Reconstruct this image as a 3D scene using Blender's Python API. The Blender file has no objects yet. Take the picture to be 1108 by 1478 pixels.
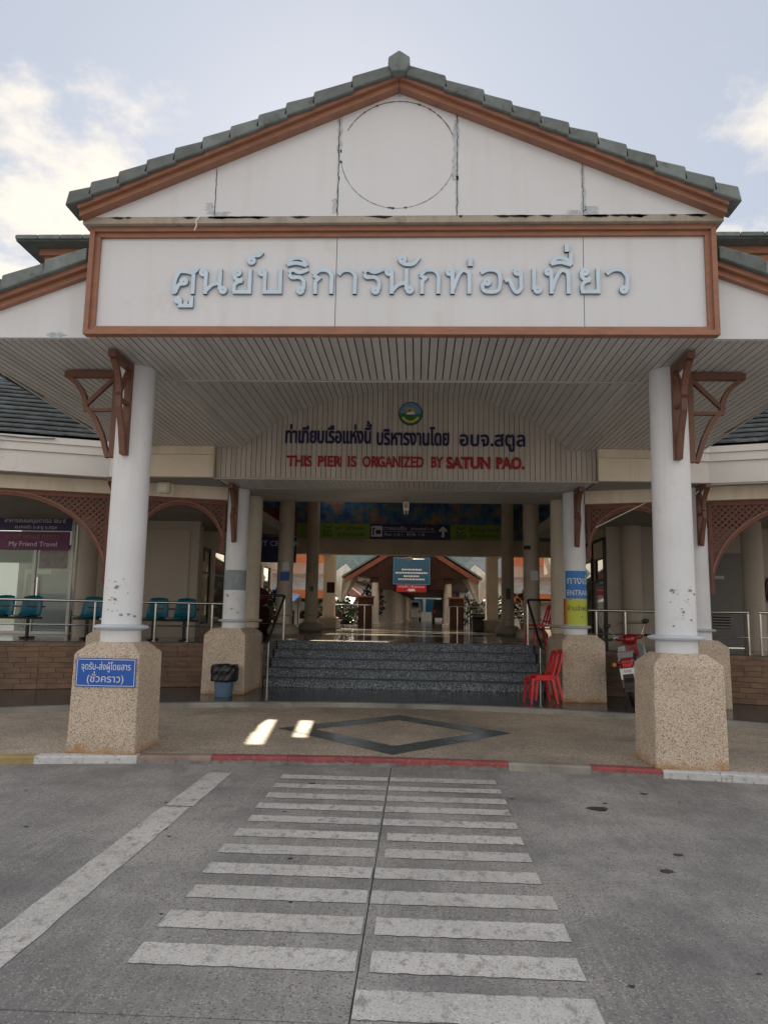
import bpy, math, random
from mathutils import Vector, Matrix, geometry
random.seed(7)
SC = bpy.context.scene
COL = SC.collection
rad = math.radians

# ---------------------------------------------------------------- camera
def make_camera():
    pitch, yaw, roll = rad(7.7224), rad(2.584), rad(1.0487)
    f = Vector((-math.sin(yaw)*math.cos(pitch), math.cos(yaw)*math.cos(pitch), math.sin(pitch)))
    rt = Vector((math.cos(yaw), math.sin(yaw), 0)); up = rt.cross(f)
    r2 = math.cos(roll)*rt + math.sin(roll)*up; u2 = -math.sin(roll)*rt + math.cos(roll)*up
    cd = bpy.data.cameras.new('camera'); co = bpy.data.objects.new('camera', cd); COL.objects.link(co)
    cd.sensor_fit = 'VERTICAL'; cd.sensor_height = 36; cd.sensor_width = 36; cd.lens = 36*1085.06/1478
    cd.clip_start = 0.05; cd.clip_end = 3000
    m = Matrix(((r2.x, u2.x, -f.x, .2423), (r2.y, u2.y, -f.y, 0), (r2.z, u2.z, -f.z, 1.6), (0, 0, 0, 1)))
    co.matrix_world = m
    SC.camera = co
make_camera()

# ---------------------------------------------------------------- world, sun, exposure
SUN_EL, SUN_AZ = 31.0, -7.0      # the low sun stands behind the building, a little to the left
def make_world():
    w = bpy.data.worlds.new('World'); SC.world = w; w.use_nodes = True
    nt = w.node_tree; N = nt.nodes; L = nt.links; N.clear()
    out = N.new('ShaderNodeOutputWorld'); bg = N.new('ShaderNodeBackground'); bg.inputs[1].default_value = 0.10
    sky = N.new('ShaderNodeTexSky'); sky.sky_type = 'NISHITA'; sky.sun_disc = False
    sky.sun_elevation = rad(SUN_EL); sky.sun_rotation = rad(SUN_AZ)
    sky.air_density = 1.0; sky.dust_density = 0.6; sky.ozone_density = 1.5
    tc = N.new('ShaderNodeTexCoord')
    sep = N.new('ShaderNodeSeparateXYZ'); L.new(tc.outputs['Generated'], sep.inputs[0])
    # thin high veil that whitens the blue
    veil = N.new('ShaderNodeMix'); veil.data_type = 'RGBA'; veil.inputs['Factor'].default_value = 0.90
    L.new(sky.outputs[0], veil.inputs['A']); veil.inputs['B'].default_value = (2.06, 2.2, 2.48, 1)
    # clouds: direction projected on a flat layer
    mx = N.new('ShaderNodeMath'); mx.operation = 'MAXIMUM'; mx.inputs[1].default_value = 0.0; L.new(sep.outputs[2], mx.inputs[0])
    ad = N.new('ShaderNodeMath'); ad.operation = 'ADD'; ad.inputs[1].default_value = 0.25; L.new(mx.outputs[0], ad.inputs[0])
    dx = N.new('ShaderNodeMath'); dx.operation = 'DIVIDE'; L.new(sep.outputs[0], dx.inputs[0]); L.new(ad.outputs[0], dx.inputs[1])
    dy = N.new('ShaderNodeMath'); dy.operation = 'DIVIDE'; L.new(sep.outputs[1], dy.inputs[0]); L.new(ad.outputs[0], dy.inputs[1])
    cmb = N.new('ShaderNodeCombineXYZ'); L.new(dx.outputs[0], cmb.inputs[0]); L.new(dy.outputs[0], cmb.inputs[1])
    def noise(scale, det, rough, vec, off=None):
        n = N.new('ShaderNodeTexNoise'); n.inputs['Scale'].default_value = scale; n.inputs['Detail'].default_value = det
        n.inputs['Roughness'].default_value = rough
        if off:
            a = N.new('ShaderNodeVectorMath'); a.operation = 'ADD'; a.inputs[1].default_value = off; L.new(vec, a.inputs[0]); vec = a.outputs[0]
        L.new(vec, n.inputs['Vector']); return n
    n1 = noise(2.6, 9, 0.6, cmb.outputs[0], (14.11, 7.2, 0)); n2 = noise(1.1, 2, 0.5, cmb.outputs[0], (16.8, 12.4, 0))
    # more cloud low down and away from straight ahead, with cloud behind the camera added to brighten the facade
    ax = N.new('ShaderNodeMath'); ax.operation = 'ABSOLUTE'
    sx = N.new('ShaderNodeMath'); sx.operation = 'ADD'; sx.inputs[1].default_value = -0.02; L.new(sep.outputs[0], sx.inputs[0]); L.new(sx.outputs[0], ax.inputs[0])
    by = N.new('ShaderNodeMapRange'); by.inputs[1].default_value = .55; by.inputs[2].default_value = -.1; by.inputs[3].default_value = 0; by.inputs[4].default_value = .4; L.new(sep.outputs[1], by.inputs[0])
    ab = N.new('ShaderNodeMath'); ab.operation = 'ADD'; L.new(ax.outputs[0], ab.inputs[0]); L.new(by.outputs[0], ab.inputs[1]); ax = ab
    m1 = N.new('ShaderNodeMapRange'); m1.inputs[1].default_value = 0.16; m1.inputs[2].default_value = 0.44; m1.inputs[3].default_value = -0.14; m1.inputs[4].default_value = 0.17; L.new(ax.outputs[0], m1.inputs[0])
    m2 = N.new('ShaderNodeMapRange'); m2.inputs[1].default_value = 0.38; m2.inputs[2].default_value = 0.66; m2.inputs[3].default_value = 0.08; m2.inputs[4].default_value = -0.13; L.new(sep.outputs[2], m2.inputs[0])
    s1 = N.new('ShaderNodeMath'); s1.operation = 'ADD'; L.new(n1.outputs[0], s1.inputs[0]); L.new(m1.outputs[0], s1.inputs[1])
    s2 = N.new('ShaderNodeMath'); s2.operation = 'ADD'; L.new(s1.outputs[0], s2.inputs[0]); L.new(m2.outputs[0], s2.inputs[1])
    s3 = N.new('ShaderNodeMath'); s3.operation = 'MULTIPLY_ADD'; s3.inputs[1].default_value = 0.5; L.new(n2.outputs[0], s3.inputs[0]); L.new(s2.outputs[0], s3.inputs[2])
    rp = N.new('ShaderNodeValToRGB'); rp.color_ramp.interpolation = 'EASE'
    rp.color_ramp.elements[0].position = 0.77; rp.color_ramp.elements[0].color = (0, 0, 0, 1)
    rp.color_ramp.elements[1].position = .91; rp.color_ramp.elements[1].color = (1, 1, 1, 1)
    L.new(s3.outputs[0], rp.inputs[0])
    mc = N.new('ShaderNodeMath'); mc.operation = 'MULTIPLY'; mc.inputs[1].default_value = 0.85; L.new(rp.outputs[0], mc.inputs[0])
    cl = N.new('ShaderNodeMix'); cl.data_type = 'RGBA'; L.new(mc.outputs[0], cl.inputs['Factor'])
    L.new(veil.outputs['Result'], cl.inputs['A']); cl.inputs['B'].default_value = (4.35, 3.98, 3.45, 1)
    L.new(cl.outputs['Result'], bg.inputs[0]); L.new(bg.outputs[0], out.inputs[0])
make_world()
sl = bpy.data.lights.new('sun', 'SUN'); sl.energy = 3.0; sl.angle = rad(0.5); sl.color = (1, .82, .60)
so = bpy.data.objects.new('sun', sl); COL.objects.link(so)
sd = Vector((math.sin(rad(SUN_AZ))*math.cos(rad(SUN_EL)), math.cos(rad(SUN_AZ))*math.cos(rad(SUN_EL)), math.sin(rad(SUN_EL))))
so.rotation_euler = sd.to_track_quat('Z', 'Y').to_euler()
vs = SC.view_settings
vs.view_transform = 'Standard'; vs.look = 'None'; vs.gamma = 1; vs.use_curve_mapping = False; vs.exposure = 1.4
SC.cycles.max_bounces = 12; SC.cycles.diffuse_bounces = 8; SC.cycles.glossy_bounces = 4; SC.cycles.sample_clamp_indirect = 6
SC.cycles.use_denoising = True

# ---------------------------------------------------------------- materials
MATS = {}
def mat(name, col, rough=.7, var=.12, scale=3.0, bump=.0, bscale=60., metal=0., spk=None, stain_or_glare=None, stretch=(1, 1, 1), rnd=.06, spec=.5, spkscale=90., spkw=(.35, .6), streak=None, coat=0., cov=None, base=None):
    """base colour with broad tonal variation, optional speckle (second colour) and stains or painted glare"""
    if name in MATS: return MATS[name]
    m = bpy.data.materials.new(name); m.use_nodes = True; nt = m.node_tree; N = nt.nodes; L = nt.links
    b = N['Principled BSDF']; b.inputs['Roughness'].default_value = rough; b.inputs['Metallic'].default_value = metal
    b.inputs['Specular IOR Level'].default_value = spec; b.inputs['Coat Weight'].default_value = coat
    tc = N.new('ShaderNodeTexCoord'); oi = N.new('ShaderNodeObjectInfo')
    rv = N.new('ShaderNodeVectorMath'); rv.operation = 'SCALE'; rv.inputs[3].default_value = 37.
    cb = N.new('ShaderNodeCombineXYZ'); [L.new(oi.outputs['Random'], cb.inputs[i]) for i in range(3)]
    L.new(cb.outputs[0], rv.inputs[0])
    av = N.new('ShaderNodeVectorMath'); av.operation = 'ADD'; L.new(tc.outputs['Object'], av.inputs[0]); L.new(rv.outputs[0], av.inputs[1])
    def noise(sc, det=4, st=(1, 1, 1), ro=.6):
        mp = N.new('ShaderNodeMapping'); mp.inputs['Scale'].default_value = st; L.new(av.outputs[0], mp.inputs[0])
        n = N.new('ShaderNodeTexNoise'); n.inputs['Scale'].default_value = sc; n.inputs['Detail'].default_value = det; n.inputs['Roughness'].default_value = ro
        L.new(mp.outputs[0], n.inputs['Vector']); return n
    def rng(src, a, bb, c, d):
        r = N.new('ShaderNodeMapRange'); r.inputs[1].default_value = a; r.inputs[2].default_value = bb; r.inputs[3].default_value = c; r.inputs[4].default_value = d
        L.new(src, r.inputs[0]); return r.outputs[0]
    def mix(fac, A, B):
        x = N.new('ShaderNodeMix'); x.data_type = 'RGBA'
        L.new(fac, x.inputs['Factor'])
        for k, val in (('A', A), ('B', B)):
            if isinstance(val, tuple): x.inputs[k].default_value = (*val[:3], 1)
            else: L.new(val, x.inputs[k])
        return x.outputs['Result']
    c0 = tuple(c*(1-var) for c in col); c1 = tuple(min(1, c*(1+var)) for c in col)
    n = noise(scale, 5, stretch)
    cur = mix(rng(n.outputs[0], .37, .63, 0, 1), c0, c1)
    if spk:                                   # pebbles / granite flecks: (colour light, colour dark)
        v = N.new('ShaderNodeTexVoronoi'); v.inputs['Scale'].default_value = spkscale; L.new(av.outputs[0], v.inputs['Vector'])
        sp = N.new('ShaderNodeSeparateColor'); L.new(v.outputs['Color'], sp.inputs[0])
        cur = mix(rng(sp.outputs[0], spkw[0], spkw[0]+.02, 1, 0), cur, spk[1])
        cur = mix(rng(sp.outputs[1], spkw[1], spkw[1]+.02, 0, 1), cur, spk[0])
    if streak:                                # (colour, strength, stretch)
        n3 = noise(1., 5, streak[2], .65)
        cur = mix(rng(n3.outputs[0], .5, .75, 0, streak[1]), cur, streak[0])
    if stain_or_glare:                                 # (colour, low, high, scale)
        n2 = noise(stain_or_glare[3], 6, (1, 1, 1), .7)
        cur = mix(rng(n2.outputs[0], stain_or_glare[1], stain_or_glare[2], 0, .85), cur, stain_or_glare[0])
    if rnd:
        hs = N.new('ShaderNodeHueSaturation'); L.new(cur, hs.inputs['Color']); L.new(rng(oi.outputs['Random'], 0, 1, 1-rnd, 1+rnd), hs.inputs['Value']); cur = hs.outputs[0]
    if cov:                                   # worn paint over (colour below): threshold noise
        n4 = noise(cov[1], 8, cov[3] if len(cov) > 3 else (1, 1, 1), .75)
        cur = mix(rng(n4.outputs[0], cov[2], cov[2]+.10, 0, 1), cur, cov[0])
    if base:                                  # rust-coloured splash stains with an edge of their own near the foot
        sz = N.new('ShaderNodeSeparateXYZ'); L.new(tc.outputs['Object'], sz.inputs[0])
        nb = noise(5., 6, (1, 1, 1), .7); q = N.new('ShaderNodeMath'); q.operation = 'MULTIPLY_ADD'; q.inputs[1].default_value = .55; L.new(nb.outputs[0], q.inputs[0]); L.new(rng(sz.outputs[2], 0, .42, .33, -.2), q.inputs[2])
        cur = mix(rng(q.outputs[0], .50, .62, 0, .8), cur, base)
    L.new(cur, b.inputs['Base Color'])
    L.new(rng(n.outputs[0], .3, .7, max(0, rough-.06), min(1, rough+.06)), b.inputs['Roughness'])
    if bump:
        bn = noise(bscale, 4); bp = N.new('ShaderNodeBump'); bp.inputs['Strength'].default_value = bump; bp.inputs['Distance'].default_value = .01
        L.new(bn.outputs[0], bp.inputs['Height']); L.new(bp.outputs[0], b.inputs['Normal'])
    MATS[name] = m; return m
def emis(name, col, s):
    m = bpy.data.materials.new(name); m.use_nodes = True; b = m.node_tree.nodes['Principled BSDF']
    b.inputs['Base Color'].default_value = (*col, 1); b.inputs['Emission Color'].default_value = (*col, 1); b.inputs['Emission Strength'].default_value = s; return m
def glassm(name, tint=(.55, .62, .6), alpha=.45):
    m = bpy.data.materials.new(name); m.use_nodes = True; b = m.node_tree.nodes['Principled BSDF']
    b.inputs['Base Color'].default_value = (*tint, 1); b.inputs['Roughness'].default_value = .03; b.inputs['Transmission Weight'].default_value = alpha; b.inputs['IOR'].default_value = 1.5; return m

WHITE = mat('white_paint', (.80, .79, .78), .6, .035, 1.3, .05, 40, stain_or_glare=((.50, .47, .44), .66, .80, 1.6), rnd=.02)
FACADE = mat('facade_paint', (.73, .76, .825), .65, .02, .8, .04, 30, stain_or_glare=((.62, .61, .60), .60, .80, 1.1), rnd=.02, streak=((.60, .585, .57), .35, (5., 5., .4)))
CREAM = mat('cream_paint', (.80, .71, .58), .65, .06, 1.0, .05, 30, stain_or_glare=((.38, .31, .22), .62, .8, 1.5), rnd=.02, streak=((.42, .36, .28), .4, (4., 4., .3)))
COLW = mat('column_paint', (.74, .77, .83), .5, .04, 1.5, .05, 30, stain_or_glare=((.60, .60, .60), .60, .78, 2.2), rnd=.015, streak=((.60, .585, .56), .4, (9., 9., .5)))
HALLW = mat('hall_paint', (.58, .51, .42), .6, .1, .9, .06, 20, stain_or_glare=((.24, .21, .18), .58, .76, 1.6), rnd=.04)
RING = mat('collar_paint', (.56, .63, .72), .4, .05, 4, .03, 40)
BROWND = mat('bracket_paint', (.175, .078, .052), .5, .15, 6, .08, 80, stain_or_glare=((.11,.05,.035), .55, .75, 6), rnd=.06)
BROWN = mat('terracotta_paint', (.33, .155, .10), .5, .10, 5, .08, 80, stain_or_glare=((.18, .075, .05), .62, .78, 5), rnd=.08, stretch=(1, 1, 3), streak=((.19,.10,.075), .5, (3., 3., 9.)))
GLASSS = glassm('shop_glass', (.55, .63, .60), .75)
LATT = mat('lattice_paint', (.18, .068, .048), .55, .12, 6, .05, 80, rnd=.07)
TILE = mat('roof_tile', (.155, .185, .188), .55, .18, 6, .25, 120, stain_or_glare=((.05, .06, .062), .55, .72, 7), rnd=.24)
TILE2 = mat('roof_tile_glossy', (.10, .12, .125), .5, .3, 7, .3, 90, stain_or_glare=((.03, .035, .037), .46, .66, 5), rnd=.35)
BOARD = mat('ceiling_board', (.60, .59, .58), .42, .07, 1.5, .03, 60, rnd=.05, stretch=(3, .5, 3))
BOARDV = mat('wall_board', (.53, .495, .45), .45, .06, 2, .03, 60, rnd=.06, stretch=(3, 3, .6))
GAP = mat('dark_gap', (.02, .018, .016), .9, .1)
PEB = mat('pebble_wash', (.60, .485, .385), .85, .14, 2.2, .7, 150, spk=((.74, .66, .56), (.24, .18, .135)), spkscale=140, spkw=(.22, .74), stain_or_glare=((.40, .29, .19), .62, .84, 1.6), rnd=.04, base=(.42, .22, .085))
TERR = mat('terrace_wash', (.50, .42, .34), .62, .16, .7, .5, 160, spk=((.72, .64, .54), (.16, .13, .11)), spkscale=95, spkw=(.24, .80), stain_or_glare=((.22, .20, .175), .46, .70, .55), rnd=0)
GRAN = mat('dark_granite', (.04, .055, .07), .16, .3, 2., .06, 90, spk=((.10, .13, .16), (.008, .01, .012)), spkscale=120, spkw=(.3, .86), rnd=0)
STEPM = mat('step_granite', (.13, .165, .205), .45, .3, 2., .25, 60, spk=((.42, .49, .56), (.03, .04, .055)), spkscale=85, spkw=(.40, .78), rnd=.04)
DIAM = mat('inlay_stone', (.045, .075, .08), .24, .3, 1.5, .06, 60, rnd=0, stain_or_glare=((.22, .21, .18), .54, .70, .9))  # pale blotches paint the glare on the polished stone into its colour
FLOOR = mat('hall_floor', (.14, .12, .10), .10, .25, .6, .02, 40, rnd=0)
BRICK = mat('brown_tile', (.235, .145, .095), .35, .3, 2.5, .12, 60, rnd=.09, stretch=(1, 1, 4))
BRICKB = mat('brown_mortar', (.20, .125, .085), .7, .3, 3)
CHROME = mat('chrome', (.62, .60, .58), .16, .05, 8, metal=1)
STEELD = mat('dark_steel', (.05, .05, .052), .35, .1, 8, metal=.6)
SEATB = mat('teal_plastic', (.0, .125, .20), .3, .1, 3, rnd=.08)
REDP = mat('red_plastic', (.62, .022, .032), .28, .08, 3, rnd=.05)
BLACK = mat('black_plastic', (.012, .012, .013), .45, .2, 5, .1, 60)
BAG = mat('bin_bag', (.012, .013, .02), .25, .3, 9, .6, 25)
BIN = mat('blue_bin', (.10, .17, .27), .4, .14, 5)
WOODD = mat('dark_wood', (.045, .019, .012), .6, .25, 3, .1, 50, rnd=.1, spec=.2)
WOODM = mat('red_wood', (.22, .065, .035), .5, .2, 3, .1, 50, rnd=.08)
ORANGE = mat('orange_paint', (.55, .15, .05), .5, .1, 3)
CLOTH = mat('canvas', (.72, .68, .60), .8, .1, 6, .2, 30)
SIGNB = mat('sign_blue', (.012, .11, .50), .4, .06, 2, rnd=0)
SIGNW = mat('sign_white', (.78, .80, .82), .4, .04, 2, rnd=0)
SIGNP = mat('sign_purple', (.17, .02, .12), .4, .06, 2, rnd=0)
SIGNN = mat('sign_navy', (.03, .025, .13), .4, .06, 2, rnd=0)
SIGNG = mat('sign_green', (.22, .36, .05), .5, .08, 2, rnd=0)
SIGNT = mat('sign_teal', (.01, .10, .20), .4, .06, 2, rnd=0)
SIGNR = mat('sign_red', (.52, .01, .03), .4, .06, 2, rnd=0)
YEL = mat('sign_yellow', (.62, .48, .06), .5, .06, 2, rnd=0)
LBLUE = mat('letter_blue', (.60, .74, .90), .35, .05, 4, rnd=.02)
LBLED = mat('letter_edge', (.20, .26, .34), .5, .05, 4, rnd=.02)
NAVY = mat('letter_navy', (.012, .014, .085), .4, .1, 4, rnd=.03)
LRED = mat('letter_red', (.34, .012, .02), .4, .1, 4, rnd=.03)
LGREEN = mat('lime_print', (.42, .58, .07), .5, .06, 2, rnd=0)
GREYD = mat('grey_door', (.20, .20, .20), .45, .06, 2, rnd=0)
ALU = mat('aluminium', (.60, .60, .61), .35, .05, 3, metal=.2)
WALLG = mat('wing_wall', (.46, .41, .35), .6, .06, .8, .04, 30, stain_or_glare=((.24, .21, .18), .62, .8, 1.3))
GLASS = glassm('window_glass', (.16, .21, .20), .6); GLASSD = mat('dark_glass', (.02, .025, .025), .04, .1, 2, rnd=0, coat=.5)
CONC = mat('concrete', (.42, .38, .32), .8, .12, 1.5, .2, 40)
DARKC = mat('hall_ceiling', (.34, .31, .27), .7, .1, 1)
LEAF = mat('leaf', (.045, .095, .022), .45, .35, 4, rnd=.3)
LEAF2 = mat('leaf_dark', (.022, .05, .016), .5, .35, 3, rnd=.3)
TERRA = mat('terracotta_pot', (.30, .09, .04), .7, .1, 4)
SKIRT = mat('pale_wall', (.62, .60, .56), .7, .08, .5)
TARP = mat('blue_tarp', (.20, .32, .55), .5, .15, 2)

# ---------------------------------------------------------------- geometry helpers
class MB:
    def __init__(s): s.v = []; s.f = []
    def add(s, vs, fs):
        o = len(s.v); s.v += [tuple(v) for v in vs]; s.f += [tuple(i+o for i in f) for f in fs]; return s
    def box(s, x0, x1, y0, y1, z0, z1):
        return s.add([(x0,y0,z0),(x1,y0,z0),(x1,y1,z0),(x0,y1,z0),(x0,y0,z1),(x1,y0,z1),(x1,y1,z1),(x0,y1,z1)],
                     [(0,3,2,1),(4,5,6,7),(0,1,5,4),(1,2,6,5),(2,3,7,6),(3,0,4,7)])
    def cham(s, x0, x1, y0, y1, z0, z1, c=.006):      # box with a small bevel all round
        a = [(x0+c,y0,z0+c),(x1-c,y0,z0+c),(x1-c,y0,z1-c),(x0+c,y0,z1-c)]
        pts = []
        for X, Y, Z in ((x0,y0,z0),(x1,y0,z0),(x1,y1,z0),(x0,y1,z0),(x0,y0,z1),(x1,y0,z1),(x1,y1,z1),(x0,y1,z1)):
            sx = 1 if X == x0 else -1; sy = 1 if Y == y0 else -1; sz = 1 if Z == z0 else -1
            pts += [(X, Y+sy*c, Z+sz*c), (X+sx*c, Y, Z+sz*c), (X+sx*c, Y+sy*c, Z)]
        F = [(0,9,21,12),(3,15,18,6),(1,13,16,4),(7,19,22,10),(2,5,8,11),(14,23,20,17),
             (0,12,13,1),(3,4,16,15),(6,18,19,7),(9,10,22,21),(1,4,5,2),(7,10,11,8),(3,6,8,5),(0,2,11,9),
             (13,14,17,16),(19,20,23,22),(15,17,20,18),(12,21,23,14),(0,1,2),(3,5,4),(6,7,8),(9,11,10),(12,14,13),(15,16,17),(18,20,19),(21,22,23)]
        return s.add(pts, F)
    def prism(s, pts, d0, d1, ax='y'):                # outline pts in the plane across ax, extruded d0..d1
        n = len(pts)
        def P(a, b, d): return {'y': (a, d, b), 'x': (d, a, b), 'z': (a, b, d)}[ax]
        vs = [P(a, b, d0) for a, b in pts] + [P(a, b, d1) for a, b in pts]
        fs = [tuple(range(n)), tuple(range(2*n-1, n-1, -1))] + [(i, n+i, n+(i+1) % n, (i+1) % n) for i in range(n)]
        return s.add(vs, fs)
    def lathe(s, prof, cx=0, cy=0, n=32):
        o = []; 
        for r, z in prof: o += [(cx+r*math.cos(2*math.pi*k/n), cy+r*math.sin(2*math.pi*k/n), z) for k in range(n)]
        fs = [(j*n+k, j*n+(k+1) % n, (j+1)*n+(k+1) % n, (j+1)*n+k) for j in range(len(prof)-1) for k in range(n)]
        fs += [tuple(range(n-1, -1, -1)), tuple((len(prof)-1)*n+k for k in range(n))]
        return s.add(o, fs)
    def tube(s, path, r, n=8, cap=True):
        path = [Vector(p) for p in path]; rs = r if isinstance(r, (list, tuple)) else [r]*len(path); o = []
        t0 = (path[1]-path[0]).normalized(); u = t0.orthogonal().normalized()
        for i, p in enumerate(path):
            t = (path[min(i+1, len(path)-1)]-path[max(i-1, 0)]).normalized()
            u = (u - t*u.dot(t)).normalized(); w = t.cross(u)
            o += [p + rs[i]*(math.cos(2*math.pi*k/n)*u + math.sin(2*math.pi*k/n)*w) for k in range(n)]
        m = len(path)
        fs = [(j*n+k, j*n+(k+1) % n, (j+1)*n+(k+1) % n, (j+1)*n+k) for j in range(m-1) for k in range(n)]
        if cap: fs += [tuple(range(n-1, -1, -1)), tuple((m-1)*n+k for k in range(n))]
        return s.add(o, fs)
    def bar(s, p, q, w, h, side=(0, 1, 0)):           # rectangular bar from p to q; w along side, h across
        p = Vector(p); q = Vector(q); t = (q-p).normalized(); a = Vector(side); a = (a-t*a.dot(t)).normalized(); b = t.cross(a)
        vs = [c + sa*a*w/2 + sb*b*h/2 for c in (p, q) for sa, sb in ((-1,-1),(1,-1),(1,1),(-1,1))]
        return s.add(vs, [(0,3,2,1),(4,5,6,7),(0,1,5,4),(1,2,6,5),(2,3,7,6),(3,0,4,7)])
    def ribbon(s, path, w, h, side=(0, 1, 0)):        # bent bar through path with mitred joints
        path = [Vector(p) for p in path]; a = Vector(side).normalized(); o = []; m = len(path)
        for i, p in enumerate(path):
            t = (path[min(i+1, m-1)]-path[max(i-1, 0)]).normalized(); b = t.cross(a).normalized()
            o += [p + sa*a*w/2 + sb*b*h/2 for sa, sb in ((-1,-1),(1,-1),(1,1),(-1,1))]
        fs = [(j*4+k, j*4+(k+1) % 4, (j+1)*4+(k+1) % 4, (j+1)*4+k) for j in range(m-1) for k in range(4)] + [(3,2,1,0), tuple(4*(m-1)+k for k in range(4))]
        return s.add(o, fs)
    def ball(s, c, r, n=10, sc=(1, 1, 1)):
        prof = []; c = Vector(c); o = []
        for j in range(1, n):
            a = math.pi*j/n
            o += [c+Vector((sc[0]*r*math.sin(a)*math.cos(2*math.pi*k/(n*2)), sc[1]*r*math.sin(a)*math.sin(2*math.pi*k/(n*2)), sc[2]*r*math.cos(a))) for k in range(n*2)]
        N = n*2; fs = [(j*N+k, (j+1)*N+k, (j+1)*N+(k+1) % N, j*N+(k+1) % N) for j in range(n-2) for k in range(N)]
        fs += [tuple(range(N)), tuple((n-2)*N+k for k in range(N-1, -1, -1))]
        return s.add(o, fs)
    def mesh(s, name, m=None, smooth=False, off=(0, 0, 0)):
        me = bpy.data.meshes.new(name); ox, oy, oz = off
        me.from_pydata([(x-ox, y-oy, z-oz) for x, y, z in s.v], [], s.f); me.validate()
        import bmesh
        bm = bmesh.new(); bm.from_mesh(me); bmesh.ops.recalc_face_normals(bm, faces=bm.faces); bm.to_mesh(me); bm.free()
        if m: me.materials.append(m)
        if smooth:
            me.polygons.foreach_set('use_smooth', [True]*len(me.polygons))
            try: me.set_sharp_from_angle(angle=rad(38))
            except Exception: pass
        return me
    def build(s, name, m, parent=None, smooth=False, loc=None):
        off = wloc(parent) if parent else (0, 0, 0)
        if loc is not None: off = tuple(a+0 for a in loc)
        o = bpy.data.objects.new(name, s.mesh(name, m, smooth, off)); COL.objects.link(o)
        if parent: o.parent = parent
        if loc is not None:
            w = wloc(parent) if parent else (0, 0, 0); o.location = tuple(a-b for a, b in zip(loc, w))
        return o
def wloc(o):
    x, y, z = 0, 0, 0
    while o: x += o.location.x; y += o.location.y; z += o.location.z; o = o.parent
    return (x, y, z)
def inst(name, me, loc, parent=None, rot=None, scale=None):
    o = bpy.data.objects.new(name, me); COL.objects.link(o); w = wloc(parent) if parent else (0, 0, 0)
    o.location = tuple(a-b for a, b in zip(loc, w)); o.parent = parent
    if rot: o.rotation_euler = rot
    if scale: o.scale = scale
    return o
def tag(o, label=None, cat=None, group=None, kind=None):
    for k, val in (('label', label), ('category', cat), ('group', group), ('kind', kind)):
        if val: o[k] = val
    return o
def thing(name, loc, label, cat, group=None):
    o = bpy.data.objects.new(name, None); COL.objects.link(o); o.location = loc; o.empty_display_size = .1
    return tag(o, label, cat, group)
def struct(mb, name, m, smooth=False):
    return tag(mb.build(name, m, None, smooth), kind='structure')
def copy_tree(o, parent=None):
    c = o.copy(); COL.objects.link(c); c.parent = parent
    for ch in list(o.children): copy_tree(ch, c)
    return c
def copy_thing(o, loc, label, rz=None, group=None):
    c = copy_tree(o); c.location = loc; c['label'] = label
    if rz is not None: c.rotation_euler.z = rz
    if group: c['group'] = group
    return c

# ---------------------------------------------------------------- lettering from Blender's own built-in font
GL = {}
def _contours(body):
    cu = bpy.data.curves.new('tmp', 'FONT'); cu.body = body; cu.resolution_u = 3
    ob = bpy.data.objects.new('tmp', cu); COL.objects.link(ob)
    for o in bpy.context.selected_objects: o.select_set(False)
    ob.select_set(True); bpy.context.view_layer.objects.active = ob
    bpy.ops.object.convert(target='CURVE')
    ob = bpy.context.view_layer.objects.active; out = []
    for sp in ob.data.splines:
        pts = []; bp = sp.bezier_points; n = len(bp)
        for i in range(n):
            a, b = bp[i], bp[(i+1) % n]; p0, p1, p2, p3 = a.co, a.handle_right, b.handle_left, b.co
            d = (p3-p0).length; k = 1 if d < 1e-6 or (geometry.intersect_point_line(p1, p0, p3)[0]-p1).length + (geometry.intersect_point_line(p2, p0, p3)[0]-p2).length < .004 else 4
            for j in range(k):
                t = j/k; q = ((1-t)**3)*p0 + 3*t*(1-t)**2*p1 + 3*t*t*(1-t)*p2 + t**3*p3; pts.append((q.x, q.y))
        cl = []
        for p in pts:
            if not cl or (abs(p[0]-cl[-1][0])+abs(p[1]-cl[-1][1])) > 1e-5: cl.append(p)
        if len(cl) > 2: out.append(cl)
    d = ob.data; bpy.data.objects.remove(ob); bpy.data.curves.remove(d)
    return out
def area(c): return sum(c[i][0]*c[(i+1) % len(c)][1]-c[(i+1) % len(c)][0]*c[i][1] for i in range(len(c)))/2
def inside(p, c):
    r = False
    for i in range(len(c)):
        (x1, y1), (x2, y2) = c[i], c[i-1]
        if (y1 > p[1]) != (y2 > p[1]) and p[0] < (x2-x1)*(p[1]-y1)/(y2-y1)+x1: r = not r
    return r
BAR = _contours('||'); BX = min(p[0] for p in BAR[0]); BADV = min(p[0] for p in BAR[1])-BX
def glyph(c):
    if c in GL: return GL[c]
    if c == ' ': GL[c] = ([], .26); return GL[c]
    cs = _contours('|'+c+'|'); adv = min(p[0] for p in cs[-1])-BX-BADV
    GL[c] = ([[(x-BADV, y) for x, y in k] for k in cs[1:-1]], adv); return GL[c]
UPV = 'ัิีึื'; TONE = '่้๊๋์'
def layout(text, size, xs=1., sp=0., bold=0.):
    x = 0; res = []; prev = ''
    for ch in text:
        cs, adv = glyph(ch); dy = 0
        if ch in TONE and prev and prev in UPV: dy = .17
        if ch in TONE or ch in UPV or ch in 'ุู': pass
        k = [[((px+x)*size*xs, (py+dy)*size) for px, py in c] for c in cs]
        if k: res.append((ch, k))
        x += adv + (sp if adv > .02 else 0); prev = ch
    w = x*size*xs
    return res, w
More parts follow.
